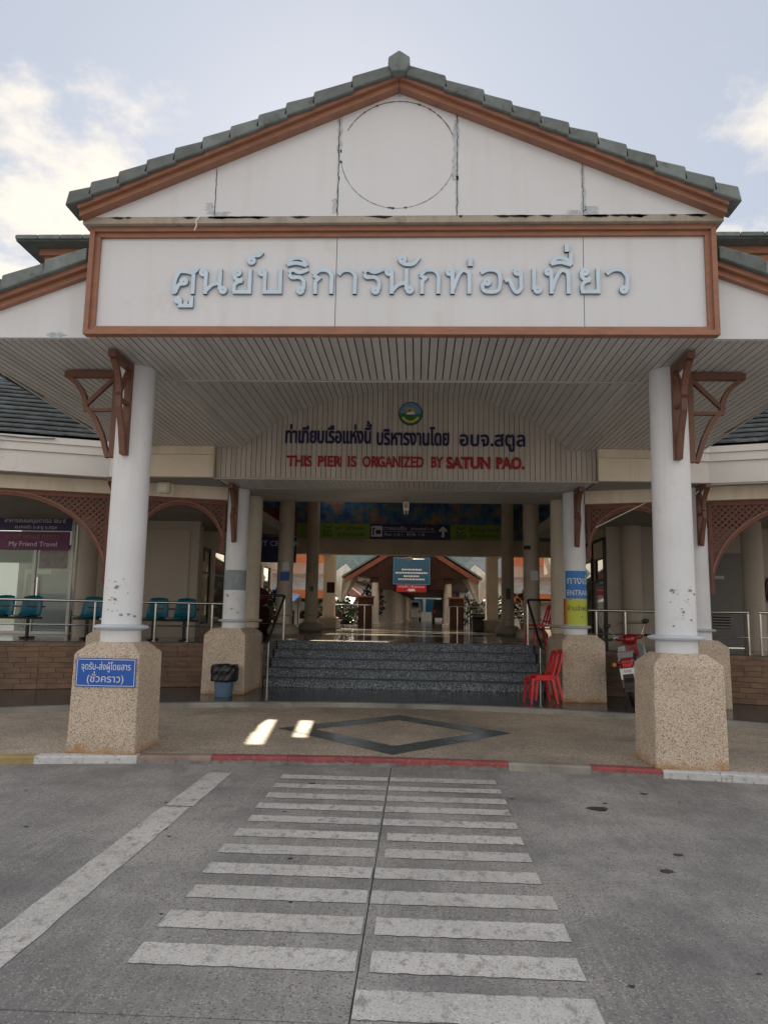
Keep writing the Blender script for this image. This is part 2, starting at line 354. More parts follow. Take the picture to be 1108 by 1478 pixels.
def embolden(cs, e):
    if not cs or not e: return cs
    sg = 1 if area(max(cs, key=lambda c: abs(area(c)))) > 0 else -1; out = []
    for c in cs:
        n = len(c); r = []
        for i in range(n):
            (x0, y0), (x1, y1), (x2, y2) = c[i-1], c[i], c[(i+1) % n]
            a = Vector((y1-y0, x0-x1)); b = Vector((y2-y1, x1-x2))
            if a.length < 1e-9 or b.length < 1e-9: r.append((x1, y1)); continue
            a.normalize(); b.normalize(); m = a+b
            if m.length < .3: m = a.copy(); k = 1
            else: m.normalize(); k = min(1.5, 1/max(.5, m.dot(a)))
            r.append((x1+m.x*e*k*sg, y1+m.y*e*k*sg))
        out.append(r)
    return out
def poly_mesh(mb, cs, place, depth, eps=0.):
    """fill contours (outer ones with their holes) and give them a thickness; place(u, v, d) -> point"""
    if not cs: return
    big = max(cs, key=lambda c: abs(area(c))); sg = 1 if area(big) > 0 else -1
    outs = [c for c in cs if area(c)*sg > 0]; holes = [c for c in cs if area(c)*sg <= 0]
    for i, o in enumerate(outs):
        hs = [h for h in holes if inside(h[0], o)]
        ring = [o]+hs; flat = [p for r in ring for p in r]
        tri = geometry.tessellate_polygon([[Vector((a, b, 0)) for a, b in r] for r in ring])
        d = depth+eps*i; n = len(flat)
        vs = [place(a, b, d) for a, b in flat]; fs = [tuple(t) for t in tri]
        mb.add(vs, fs)
        vs = [place(a, b, d) for a, b in flat]+[place(a, b, 0) for a, b in flat]; k = 0; fs = []
        for r in ring:
            m = len(r); fs += [(k+j, k+(j+1) % m, n+k+(j+1) % m, n+k+j) for j in range(m)]; k += m
        mb.add(vs, fs)
def front(x0, y, z0, right=(1, 0, 0), out=(0, -1, 0)):
    R = Vector(right); O = Vector(out); b = Vector((x0, y, z0))
    return lambda u, v, d: b+R*u+Vector((0, 0, v))+O*d
def write(text, x, y, z, height, m, parent, name='lettering', width=None, depth=.004, align='c', each=False, right=(1, 0, 0), out=(0, -1, 0), sp=0., place=None, bold=0.):
    """lettering whose plain letters are `height` tall on baseline z; centred on x"""
    size = height/.72 if text.isascii() else height/.62
    lay, w = layout(text, size, 1., sp); xs = 1.
    if width: xs = width/w; w = width
    off = {'c': -w/2, 'l': 0, 'r': -w}[align]
    pl = place or front(x, y, z, right, out)
    mb = MB()
    for ch, cs in lay:
        c2 = [[(a*xs+off, b) for a, b in c] for c in cs]
        poly_mesh(mb, embolden(c2, bold*height), pl, depth, .0006)
        if each:
            mb.build(name, m, parent); mb = MB()
    if not each: return mb.build(name, m, parent)
# ================================================================ THE SETTING
def arc(xs, fn): return [(x, fn(x)) for x in xs]
XS = [-14+.5*i for i in range(57)]
def kerb_y(x): return 8.22-.026*x*x if abs(x) < 6 else 7.284-.31*(abs(x)-6)
def step_y(x): return 12.56-.052*x*x if abs(x) < 5.5 else 10.987-.55*(abs(x)-5.5)
ROAD = mat('road_concrete', (.315, .307, .30), .8, .24, .55, .55, 70, spk=((.46, .45, .44), (.13, .13, .13)), spkscale=130, spkw=(.12, .90), stretch=(1.5, .8, 1),
           stain_or_glare=((.13, .13, .14), .45, .72, .8), streak=((.44, .43, .42), .6, (30., 1.6, 1.)), rnd=0, cov=((.20,.20,.205), .20, .54, (1.3, .7, 1)))
g = MB(); g.add([(-900,-900,-.02),(900,-900,-.02),(900,900,-.02),(-900,900,-.02)], [(0,1,2,3)]); struct(g, 'ground', mat('far_ground', (.16,.155,.15), .9, .1, .2))
r = MB()                                                   # road slab cast in bays, joints recessed between them
bays_x = [(-16, -5.2), (-5.19, -.0055), (0, 5.2), (5.21, 16)]
bays_y = [(-14, -3.2), (-3.188, 3.19), (3.2, 8.6)]
for x0, x1 in bays_x:
    for y0, y1 in bays_y: r.cham(x0, x1, y0, y1, -.2, 0, .004)
struct(r, 'road', ROAD)
j = MB(); j.box(-16, 16, -14, 8.6, -.019, -.012); struct(j, 'road_joint', GAP)
# terrace at the kerb and the polished granite one step up
def sheet(xs, y0, y1, z0, z1):
    m = MB(); n = len(xs); vs = []
    for z in (z0, z1):
        for x in xs: vs += [(x, y0(x), z), (x, y1(x), z)]
    fs = []
    for i in range(n-1):
        a = 2*i; b = 2*n+2*i
        fs += [(b, b+2, b+3, b+1), (a, a+1, a+3, a+2), (a, a+2, b+2, b), (a+1, b+1, b+3, a+3)]
    m.add(vs, fs); return m
struct(sheet(XS, lambda x: kerb_y(x)+.13, step_y, -.1, .08), 'terrace', TERR)
struct(sheet(XS, lambda x: step_y(x)+.16, lambda x: 16.6, -.1, .160), 'granite_landing', GRAN)
edge = struct(sheet(XS, lambda x: step_y(x)+.0005, lambda x: step_y(x)+.1595, -.1, .156), 'step_edging', mat('edging_concrete', (.30,.30,.285), .55, .2, 1.4, .3, 90, stain_or_glare=((.13,.13,.125), .5, .7, 1.7), rnd=0))
# diamond inlaid in the terrace
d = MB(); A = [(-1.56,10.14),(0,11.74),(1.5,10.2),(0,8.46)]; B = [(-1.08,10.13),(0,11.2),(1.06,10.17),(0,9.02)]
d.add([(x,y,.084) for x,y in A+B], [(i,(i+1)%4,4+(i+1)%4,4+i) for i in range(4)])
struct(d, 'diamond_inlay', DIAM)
# kerb stones, painted and worn
CONCK = (.24,.23,.215)
KW = mat('kerb_white', (.60,.62,.64), .7, .08, 4, .5, 60, cov=(CONCK, 20, .54), rnd=.05)
KR = mat('kerb_red', (.33,.075,.08), .7, .15, 4, .5, 60, cov=((.27,.20,.18), 22, .53), rnd=.05)
KRF = mat('kerb_faded', (.30,.22,.20), .8, .2, 4, .5, 60, cov=((.34,.10,.10), 5, .55), rnd=.05)
KG = mat('kerb_bare', (.30,.285,.26), .8, .15, 4, .5, 60, cov=((.38,.16,.15), 5, .60), rnd=.05)
KY = mat('kerb_yellow', (.40,.31,.13), .8, .15, 4, .5, 60, cov=(CONCK, 20, .54), rnd=.05)
BARE = mat('kerb_concrete', (.23,.225,.22), .85, .2, 5, .6, 60, stain_or_glare=((.10,.10,.10), .5, .7, 8), rnd=.08)
kerb = bpy.data.objects.new('kerb', None); COL.objects.link(kerb); tag(kerb, kind='structure')
edges = [-12,-11,-10,-9,-8,-7,-6,-5,-4.4,-3.68,-3.2,-2.66,-1.9,-1.1,-.4,.4,1.22,1.65,2.06,2.40,2.76,3.3,3.9,4.6,5.4,6.2,7,8,9,10,11,12]
for x0, x1 in zip(edges, edges[1:]):
    xm = (x0+x1)/2; mm = KY if xm < -3.68 else KW if xm < -2.66 else KRF if xm < -1.9 else KR if xm < 1.22 else KG if xm < 2.06 else KR if xm < 2.76 else KW
    k = MB(); n = 3; prof = [(0, -.1), (0, .062), (.018, .08), (.13, .084), (.13, -.1)]; vs = []
    for i in range(n+1):
        x = x0+.002+(x1-x0-.004)*i/n; vs += [(x, kerb_y(x)+a, b) for a, b in prof]
    m = len(prof); fs = [(i*m+q, i*m+(q+1) % m, (i+1)*m+(q+1) % m, (i+1)*m+q) for i in range(n) for q in range(m)]+[tuple(range(m)), tuple(n*m+q for q in range(m-1, -1, -1))]
    k.add(vs, fs)
    if mm in (KR, KRF):                                  # paint left on the top edge only, the lower face worn bare
        ks = k.build('kerb_stone', BARE, kerb); q = MB(); n = 16; P0 = []
        for i in range(n+1):
            x = x0+.004+(x1-x0-.008)*i/n; lo = random.uniform(.025, .045); w_ = random.uniform(.085, .125); y = kerb_y(x)
            P0 += [(x, y-.0015, lo), (x, y-.0015, .0625), (x, y+.0175, .0815), (x, y+w_, .0845)]
        q.add(P0, [(4*i+a, 4*i+a+1, 4*i+a+5, 4*i+a+4) for i in range(n) for a in range(3)]); q.build('kerb_paint', mm, ks)
    else: k.build('kerb_stone', mm, kerb)
# painted markings on the road
PAINT = mat('road_paint', (.55,.54,.53), .8, .08, 2.5, .35, 90, spk=((.68,.67,.66),(.30,.30,.29)), spkscale=160, spkw=(.08,.88), cov=((.31,.303,.297), 10, .52, (1.6, .9, 1)), rnd=.05)
PAINTF = mat('faded_road_paint', (.345,.34,.332), .8, .08, 2, .35, 90, cov=((.31,.303,.297), 7, .47, (1.6, .9, 1)), rnd=.05)
zeb = bpy.data.objects.new('crosswalk', None); COL.objects.link(zeb); tag(zeb, kind='structure')
rows = [(7.52,7.70),(7.14,7.31),(6.75,6.94),(6.39,6.57),(6.0,6.18),(5.61,5.80),(5.23,5.42),(4.83,5.03),(4.43,4.63),(4.02,4.24),(3.62,3.84),(3.215,3.42)]
for i, (a, b) in enumerate(rows):
    for s in (-1, 1):
        x0, x1 = (-1.05+random.uniform(-.02,.02), -.016) if s < 0 else ((.004 if i not in (5,6,9,10) else .05), 1.03+random.uniform(-.02,.02))
        fd = (i == 11 and s < 0)
        if i == 11 and s < 0: x0, a, b = -2.2, 3.22, 3.46
        if i == 11 and s < 0: continue
        q = MB(); n = 34
        def jx(x): return 0
        top = [(x0+(x1-x0)*k/n, b+random.uniform(-.005,.005)) for k in range(n+1)]; bot = [(x0+(x1-x0)*k/n, a+random.uniform(-.005,.005)) for k in range(n+1)]
        q.add([(x,y,.004) for x,y in top]+[(x,y,.004) for x,y in bot], [(k,n+1+k,n+2+k,k+1) for k in range(n)])
        q.build('crosswalk_stripe', PAINTF if fd else PAINT, zeb)
ln = MB()
for y0, y1, x in ((-6, 3.18, -1.70), (3.21, 6.35, -1.70), (6.385, 7.70, -1.69)):
    n = 18; ys = [y0+(y1-y0)*k/n for k in range(n+1)]
    ln.add([(x-.115+random.uniform(-.006,.006), y, .004) for y in ys]+[(x+.115+random.uniform(-.006,.006), y, .004) for y in ys], [(k,k+1,n+2+k,n+1+k) for k in range(n)])
struct(ln, 'lane_line', PAINT)
# oil spots and a metal gap cover: dark blots with a shape of their own
OIL = mat('oil_stain', (.05,.05,.052), .5, .2, 3)
for cx, cy, rr in ((1.79,6.70,.075),(2.05,5.5,.028),(2.35,7.3,.03),(1.86,5.15,.04),(-.42,3.75,.02),(.37,3.78,.03),(1.9,6.9,.02),(-.72,7.35,.03), *[(random.uniform(-3.2,3.6), random.uniform(3.0,7.9), random.uniform(.006,.018)) for _ in range(34)]):
    q = MB(); n = 18; pts = [(cx+rr*1.25*random.uniform(.75,1.15)*math.cos(2*math.pi*k/n), cy+rr*random.uniform(.75,1.15)*math.sin(2*math.pi*k/n), .0035) for k in range(n)]
    q.add(pts, [tuple(range(n))]); struct(q, 'oil_stain', OIL)

# raised hall floor (z = 1.0) with the wings in front of it
WF = [(2.72, 14.72), (4.1, 14.40), (6.5, 13.42), (9.5, 12.3), (14, 10.9)]       # front line of the plinth wall, mirrored
for s in (-1, 1):
    pts = [(s*x, y+.06) for x, y in WF]+[(s*14, 47), (s*2.72, 47)]
    p = MB(); p.prism(pts, -.1, 1.0, 'z'); struct(p, 'raised_floor', FLOOR)
p = MB(); p.prism([(-2.716, 16.2), (2.716, 16.2), (2.716, 75), (-2.716, 75)], -.1, .9995, 'z'); struct(p, 'raised_floor', FLOOR)
# granite steps between the wings
stairs = thing('steps', (0, 14.8, .16), 'five dark granite steps leading up to the open hall', 'steps')
for i in range(5):
    z0 = .16+i*.168; y0 = 14.78+i*.34
    b = MB(); b.cham(-2.70, 2.70, y0+.02, 16.19-(.001*i), z0+.001, z0+.14, .002); b.build('riser', STEPM, stairs)
    b = MB(); b.cham(-2.702, 2.702, y0+.008, y0+.36 if i < 4 else 16.5, z0+.142, z0+.168 if i < 4 else 1.003, .005); b.build('tread', STEPM, stairs)
# plinth walls clad in long brown tiles
brickmesh = {}
for s in (-1, 1):
    sd_ = 'left' if s < 0 else 'right'
    pl = thing('plinth_wall', (s*6, 13.5, .16), 'low wall of long brown tiles under the %s wing' % sd_, 'wall')
    back = MB()
    for (xa, ya), (xb, yb) in zip(WF[:4], WF[1:4]):
        L = math.hypot(xb-xa, yb-ya); ux, uy = (xb-xa)/L, (yb-ya)/L; nx, ny = (uy, -ux); ang = math.atan2(uy, ux*s)
        back.prism([(s*xa, ya+.012), (s*xb, yb+.012), (s*xb, yb+.07), (s*xa, ya+.07)], .14, .985, 'z')
        rows_n = 9; rh = .84/rows_n
        for r_ in range(rows_n):
            t = -random.uniform(0, .3)
            while t < L:
                w = random.choice((.28, .42, .55)); a0 = max(t, 0)+.003; a1 = min(t+w, L)-.003; t += w
                if a1-a0 < .04: continue
                key = (round(a1-a0, 2)); z0 = .165+r_*rh+.003
                if key not in brickmesh: mm = MB().box(-key/2, key/2, -.016, .02, 0, rh-.006); brickmesh[key] = mm.mesh('brick', BRICK)
                c = (a0+a1)/2; o = inst('brick', brickmesh[key], (s*(xa+ux*c), ya+uy*c+random.uniform(-.003,.003), z0), pl, rot=(0, 0, math.atan2(uy, s*ux) if s > 0 else math.atan2(-uy, ux)))
    back.build('backing', BRICKB, pl)
    cp = MB()
    pts = [(s*x, y-.02) for x, y in WF[:4]]+[(s*x, y+.30) for x, y in reversed(WF[:4])]
    cp.prism(pts, .985, 1.004, 'z'); cp.build('coping', GRAN, pl)
    sw = MB(); sw.box(s*2.722, s*2.74+s*.05, 14.72, 16.2, .14, .984); sw.build('side_cheek', BRICKB, pl)

# ================================================================ COLUMNS
def pedestal(mb, x, y, w, dd, z0, z1, ch=.11):
    hw, hd = w/2, dd/2; i = ch
    a = [(-hw-.01,-hd-.01),(hw+.01,-hd-.01),(hw+.01,hd+.01),(-hw-.01,hd+.01)]; b = [(-hw,-hd),(hw,-hd),(hw,hd),(-hw,hd)]; c = [(-hw+i,-hd+i),(hw-i,-hd+i),(hw-i,hd-i),(-hw+i,hd-i)]
    vs = [(x+p,y+q,z0) for p,q in a]+[(x+p,y+q,z1-ch*.95) for p,q in b]+[(x+p,y+q,z1) for p,q in c]
    fs = [(k,(k+1)%4,4+(k+1)%4,4+k) for k in range(4)]+[(4+k,4+(k+1)%4,8+(k+1)%4,8+k) for k in range(4)]+[(8,9,10,11),(3,2,1,0)]
    mb.add(vs, fs)
def bevel_obj(o, w=.012, seg=2):
    m = o.modifiers.new('bevel', 'BEVEL'); m.width = w; m.segments = seg; m.limit_method = 'ANGLE'; m.angle_limit = rad(20)
def shaft(x, y, z0, z1, r=.215):
    return MB().lathe([(r+.004, z0), (r, z0+.2), (r-.006, (z0+z1)/2), (r-.012, z1)], x, y, 40)
def collar(x, y, z, r=.305):
    return MB().lathe([(r-.09, z-.035), (r-.01, z-.012), (r, z+.004), (r-.02, z+.022), (r-.09, z+.034)], x, y, 40)
def bracket(parent, x, y, ztop, dirx, diry, H=1.06, W=.62, m=BROWND):
    """curved timber knee brace; the plane runs along (dirx, diry)"""
    br = MB(); u = Vector((dirx, diry, 0)); sidev = Vector((-diry, dirx, 0)); o = Vector((x, y, ztop))
    P = lambda a, b: o+u*a+Vector((0, 0, b))
    b = MB(); b.bar(P(.04, -.0), P(.04, -H), .075, .06, sidev); post = b.build('bracket', m, parent)
    b = MB(); b.bar(P(.075, -.045), P(W, -.045), .08, .075, sidev); b.build('arm', m, post)
    b = MB(); pts = [P(W-.05, -.085)]+[P(W-.05-.20*math.sin(t*math.pi/2)-.02*t, -.085-.36*t*(.6+.4*t)) for t in (.15,.3,.5,.7,.85,1)]+[P(.28, -.56), P(.18, -.76), P(.11, -.98), P(.09, -H)]
    b.ribbon(pts, .062, .052, sidev); b.build('curved_brace', m, post)
    b = MB(); b.bar(P(.07, -.09), P(W-.24, -.44), .05, .045, sidev); b.build('strut', m, post)
    b = MB(); b.bar(P(.07, -.475), P(W-.25, -.475), .05, .035, sidev); b.build('tie', m, post)
    for ch in [post]: ch.name = 'bracket'
    return post
def chips(parent, x, y, z0, z1, r, n, seed):
    rr = random.Random(seed); b = MB()
    for _ in range(n):
        a = rad(rr.gauss(-88, 24)); z = rr.uniform(z0, z1); s = rr.uniform(.003, .012) if _ % 6 else rr.uniform(.018, .03)
        k = 7; pts = []
        for q in range(k):
            t = 2*math.pi*q/k; da = s*rr.uniform(.6,1.5)*math.cos(t)/r; dz = s*rr.uniform(.4,.9)*math.sin(t)
            pts.append((x+(r+.002)*math.cos(a+da), y+(r+.002)*math.sin(a+da), z+dz))
        b.add(pts, [tuple(range(k))])
    return b.build('paint_chip', mat('bare_plaster', (.30,.30,.30), .8, .2, 8, .3), parent)
for s in (-1, 1):
    n_ = 'left' if s < 0 else 'right'
    extra = 'with the blue sign plate on its pebble pedestal' if s < 0 else 'standing in front of the parked motorcycle'
    t = thing('front_column', (s*3.07, 8.43, .08), 'thick white round column at the kerb, %s' % extra, 'column', 'columns carrying the entrance canopy')
    b = MB(); pedestal(b, s*3.07, 8.43, .72, .72, .075, 1.24, .125); pb = b.build('pedestal', PEB, t); bevel_obj(pb, .018)
    shaft(s*3.07, 8.43, 1.235, 4.398).build('shaft', COLW, t, True)
    collar(s*3.07, 8.43, 1.40).build('collar', RING, t, True)
    bracket(t, s*3.07+s*.20, 8.43, 4.385, s, 0, 1.04, .66)
    bracket(t, s*3.07, 8.43-.20, 4.385, 0, -1, 1.06, .56)
    chips(t, s*3.07, 8.43, 1.5, 1.95, .217, 26, 3+s)
for s in (-1, 1):
    n_ = 'left' if s < 0 else 'right'
    extra = ('with a patch of grey paint, behind the blue bin', 'wrapped with blue and lime entrance notices')[s > 0]
    t = thing('twin_column', (s*3.1, 14.0, .16), 'pair of white round columns on one pebble pedestal, %s' % extra, 'column', 'twin columns beside the steps')
    b = MB(); pedestal(b, s*3.13, 14.06, .74, 1.5, .155, 1.30, .12); pb = b.build('pedestal', PEB, t); bevel_obj(pb, .018)
    for y in (13.68, 14.55):
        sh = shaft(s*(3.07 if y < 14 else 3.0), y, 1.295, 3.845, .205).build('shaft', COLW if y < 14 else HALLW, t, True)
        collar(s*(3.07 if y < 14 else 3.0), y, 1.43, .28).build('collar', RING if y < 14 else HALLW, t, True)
    bracket(t, s*3.07, 13.68-.195, 3.845, 0, -1, 1.0, .50)
    chips(t, s*3.07, 13.68, 1.55, 2.1, .207, 22, 11+s)
    t2 = thing('wing_column', (s*5.02, 13.15, .16), 'white round column of the %s wing, half hidden behind the front column' % n_, 'column', 'columns of the two wings')
    b = MB(); pedestal(b, s*5.02, 13.12, .72, .72, .155, 1.26, .12); pb = b.build('pedestal', PEB, t2); bevel_obj(pb, .018)
    shaft(s*5.02, 13.12, 1.255, 3.845, .205).build('shaft', COLW, t2, True); collar(s*5.02, 13.12, 1.42, .28).build('collar', RING, t2, True)
    bracket(t2, s*5.02, 13.12-.195, 3.845, 0, -1, 1.0, .50)
    t3 = thing('wing_column', (s*7.5, 12.35, .16), 'white round column of the %s wing, outermost one' % n_, 'column', 'columns of the two wings')
    b = MB(); pedestal(b, s*7.6, 12.3, .72, .72, .155, 1.26, .12); b.build('pedestal', PEB, t3)
    shaft(s*7.6, 12.3, 1.255, 3.845, .205).build('shaft', COLW, t3, True)

# ================================================================ ENTRANCE CANOPY
cano = thing('entrance_canopy', (0, 7.26, 4.4), 'gabled entrance canopy with grey tiled roof, white panels and boarded ceiling', 'canopy')
SL = .433
def gz(x): return 6.955-SL*abs(x)                          # lower edge of the rake boards
# gable triangle: five panels, seams open between them
YG = 7.14; seams = [-3.21, -1.87, -.61, .60, 1.86, 3.21]
for a, b in zip(seams, seams[1:]):
    a2, b2 = a+.004, b-.004; zb = 5.60
    pts = [(a2, zb), (b2, zb), (b2, max(gz(b2)+.04, zb+.002))]+([(0, gz(0)+.04)] if a < 0 < b else [])+[(a2, max(gz(a2)+.04, zb+.002))]
    p = MB(); p.prism(pts, YG, YG+.03); p.build('gable_panel', FACADE, cano)
p = MB(); p.prism([(-3.2,5.602),(3.2,5.602),(3.2,5.61),(0,6.98),(-3.2,5.61)], YG+.032, YG+.06); p.build('gable_backing', GAP, cano)
p = MB(); p.box(-3.24, 3.24, YG+.0, 7.36, 5.53, 5.597); p.build('ledge', mat('dirty_plaster', (.42,.38,.32), .8, .1, 3, .2, 40, stain_or_glare=((.12,.10,.08), .55, .72, 3), streak=((.2,.18,.15), .6, (6, 1, 1)), rnd=0), cano)
# dark gap line of broken plaster under the gable
q = MB(); rr = random.Random(5)
for _ in range(34):
    x = rr.uniform(-3.1, 3.1) if rr.random() < .4 else rr.choice([rr.gauss(-1.75,.12), rr.gauss(2.0,.35)]); L = rr.uniform(.02, .16); z = 5.592
    q.add([(x-L,YG-.004,z+.004),(x-L*.3,YG-.004,z-rr.uniform(.006,.02)),(x+L*.4,YG-.004,z-rr.uniform(.004,.028)),(x+L,YG-.004,z+.003),(x,YG-.004,z+.01)], [(0,1,2,3,4)])
q.build('plaster_break', GAP, cano)
# traces of the removed round emblem: scored ring, anchor holes, flaking filler
ring = MB(); n = 120; R1 = .59
for k in range(n):
    a0, a1 = 2*math.pi*k/n, 2*math.pi*(k+1)/n
    if 150 < math.degrees(a0) < 188: continue
    th = .0045 if 20 < math.degrees(a0) < 160 else .0028; th *= random.uniform(.6, 1.5)
    ring.add([(R*math.cos(a), YG-.0022, 6.27+R*math.sin(a)) for a, R in ((a0,R1-th),(a1,R1-th),(a1,R1+th),(a0,R1+th))], [(0,1,2,3)])
for adeg in (90, 112, 126, 68, 57, 265, 262, 277, 176, 187):
    for _ in range(3):
        a = rad(adeg+random.uniform(-1.5,1.5)); cx, cz = R1*math.cos(a), 6.27+R1*math.sin(a); s_ = random.uniform(.006,.014)
        ring.add([(cx+s_*random.uniform(.5,1.3)*math.cos(t), YG-.004, cz+s_*random.uniform(.5,1.2)*math.sin(t)) for t in [k*math.pi/3 for k in range(6)]], [tuple(range(6))])
tr_ = ring.build('emblem_trace', mat('scar', (.16,.155,.16), .8, .3, 8), cano)
FILL = mat('filler', (.50,.56,.62), .8, .18, 14, .3, 60, cov=((.24,.26,.29), 14, .58), rnd=0)
for x, z0, z1, w in ((-.605, 6.36, 6.98, .035), (-.615, 5.70, 6.40, .009), (.585, 6.05, 6.72, .04), (.60, 5.70, 6.1, .016), (1.865, 5.72, 6.35, .030), (1.94, 5.68, 5.76, .08), (-1.92, 5.70, 5.82, .05), (-1.80, 5.68, 5.72, .10), (-.64, 5.70, 5.86, .028), (1.80,5.68,5.72,.12), (0, 6.98, 7.03, .025)):
    n = 12; z0 -= .07; z1 -= .07; zs = [z0+(z1-z0)*k/n for k in range(n+1)]
    fl = MB(); fl.add([(x-w*random.uniform(.3,1.1), YG-.003, z) for z in zs]+[(x+w*random.uniform(.3,1.0), YG-.003, z) for z in zs], [(k,k+1,n+2+k,n+1+k) for k in range(n)]); fl.build('filler_patch', FILL, cano)
for sx, z0, z1, w in ((-.61, 5.62, 6.85, .007), (.60, 5.62, 6.8, .006), (1.86, 5.62, 6.2, .005), (-1.87, 5.62, 6.1, .004)):
    b = MB(); n = 40; px_ = [sx+random.gauss(0, w*.7) for _ in range(n+1)]; zs = [z0+(z1-z0)*k/n for k in range(n+1)]
    b.add([(px_[k]-w*random.uniform(.2,.9), YG-.0045, zs[k]) for k in range(n+1)]+[(px_[k]+w*random.uniform(.2,.9), YG-.0045, zs[k]) for k in range(n+1)], [(k,k+1,n+2+k,n+1+k) for k in range(n)]); b.build('crack', GAP, cano)
wr = MB(); wr.tube([(-2.02,7.13,5.60),(-2.05,7.11,5.54),(-2.04,7.10,5.48),(-2.06,7.10,5.43)], .006, 5); wr.build('hanging_wire', WHITE, cano)
# rake boards in two steps, verge tiles stepping up, ridge cap
for s in (-1, 1):
    for (za, zb_, y0) in ((-.005, .052, 7.03), (.052, .108, 6.98)):
        r_ = MB(); r_.prism([(s*.002, gz(0)+za), (s*3.23, gz(3.23)+za), (s*3.23, gz(3.23)+zb_), (s*.002, gz(0)+zb_)], y0, 7.139); o = r_.build('rake_board', BROWN, cano)
    nt_ = 11; x = .10
    for k in range(nt_):
        w = .385 if k < 2 else (.279 if k < 10 else .22); x1 = min(x+w, 3.34); z0, z1 = gz(x)+.095, gz(x1)+.095
        t = MB(); lift = .035
        # lower end of every tile laps over the next: outer end stands proud
        j0, j1 = random.uniform(-.006,.006), random.uniform(-.006,.008); pts = [(s*(x-.03), z0+.01-lift*.3+j0), (s*(x1+.015), z1+.002+j1), (s*(x1-.016), z1+.155+j1), (s*(x-.03), z0+.115+j0)]
        t.prism(pts, 6.93, 7.26); tb = t.build('verge_tile', TILE, cano); bevel_obj(tb, .012, 2)
        x = x1
    rf = MB(); ys = (7.2, 13.2)
    rf.prism([(s*.001, 7.08), (s*3.3, gz(3.3)+.12), (s*3.3, gz(3.3)+.17), (s*.001, 7.13)], 7.261, 13.2); rf.build('roof_slope', TILE, cano)
    # courses of tile on the slope, seen from the side
    for k in range(11):
        xa = 3.3-.30*k; rb = MB(); rb.prism([(s*(xa+.02), gz(xa)+.165), (s*max(.01,xa-.28), gz(max(.01,xa-.28))+.175), (s*max(.01,xa-.28), gz(max(.01,xa-.28))+.195), (s*(xa+.02), gz(xa)+.20)], 7.262, 13.2); rb.build('tile_course', TILE, cano)
cap = MB(); cap.prism([(-.065,7.01),(.065,7.01),(.112,7.085),(.108,7.165),(0,7.24),(-.108,7.165),(-.112,7.085)], 6.88, 7.15); bevel_obj(cap.build('ridge_cap', TILE, cano), .012)
rc = MB(); rc.prism([(-.14,7.09),(.14,7.09),(.12,7.18),(0,7.24),(-.12,7.18)], 7.152, 13.2); rc.build('ridge_tile', TILE, cano)
sf = MB()
for s in (-1, 1): sf.prism([(s*.002,6.99),(s*3.25,gz(3.25)+.03),(s*3.25,gz(3.25)+.06),(s*.002,7.03)], 7.2, 13.1)
sf.build('roof_lining', DARKC, cano)
# lower tier either side
YL = 7.40
def lz(x): return 5.03-.38*(abs(x)-3.3)
for s in (-1, 1):
    p = MB(); p.prism([(s*3.205,4.405),(s*4.69,4.405),(s*4.75,lz(4.75)+.03),(s*3.205,lz(3.205)+.03)], YL, YL+.05); p.build('side_panel', FACADE, cano)
    for za, zb_, y0 in ((0, .06, 7.33), (.06, .125, 7.27)):
        r_ = MB(); r_.prism([(s*3.205, lz(3.205)+za),(s*4.98, lz(4.98)+za),(s*4.98, lz(4.98)+zb_),(s*3.205, lz(3.205)+zb_)], y0, YL-.001); r_.build('rake_board', BROWN, cano)
    x = 3.21
    while x < 5.0:
        x1 = min(x+.44, 5.05); z0, z1 = lz(x)+.11, lz(x1)+.11
        t = MB(); t.prism([(s*x, z0), (s*(x1+.01), z1-.005), (s*(x1-.012), z1+.165), (s*x, z0+.13)], 7.20, 7.5); bevel_obj(t.build('verge_tile', TILE, cano), .012); x = x1
    rf = MB(); rf.prism([(s*3.205,lz(3.205)+.13),(s*5.05,lz(5.05)+.13),(s*5.05,lz(5.05)+.19),(s*3.205,lz(3.205)+.21)], 7.501, 13.2); rf.build('roof_slope', TILE, cano)
    ev = MB(); ev.prism([(s*4.70,7.46),(s*4.95,12.46),(s*4.98,12.46),(s*4.73,7.46)], 4.39, 4.47, 'z'); ev.build('eave_board', BOARD, cano)
    if s < 0:
        b = MB(); n = 12; b.add([(-3.56+.11*random.uniform(.6,1.2)*math.cos(2*math.pi*k/n), YL-.003, 4.43+.035*random.uniform(.6,1.2)*math.sin(2*math.pi*k/n)) for k in range(n)], [tuple(range(n))]); b.build('filler_patch', FILL, cano)
    ce = MB(); ce.prism([(s*2.9,4.47),(s*4.95,4.47),(s*4.95,4.50),(s*2.9,4.9)], 7.5, 12.5); ce.build('roof_lining', DARKC, cano)
    em = MB(); em.box(s*3.20,s*3.24,7.45,13.2,5.15,5.55); em.build('tier_wall', FACADE, cano)

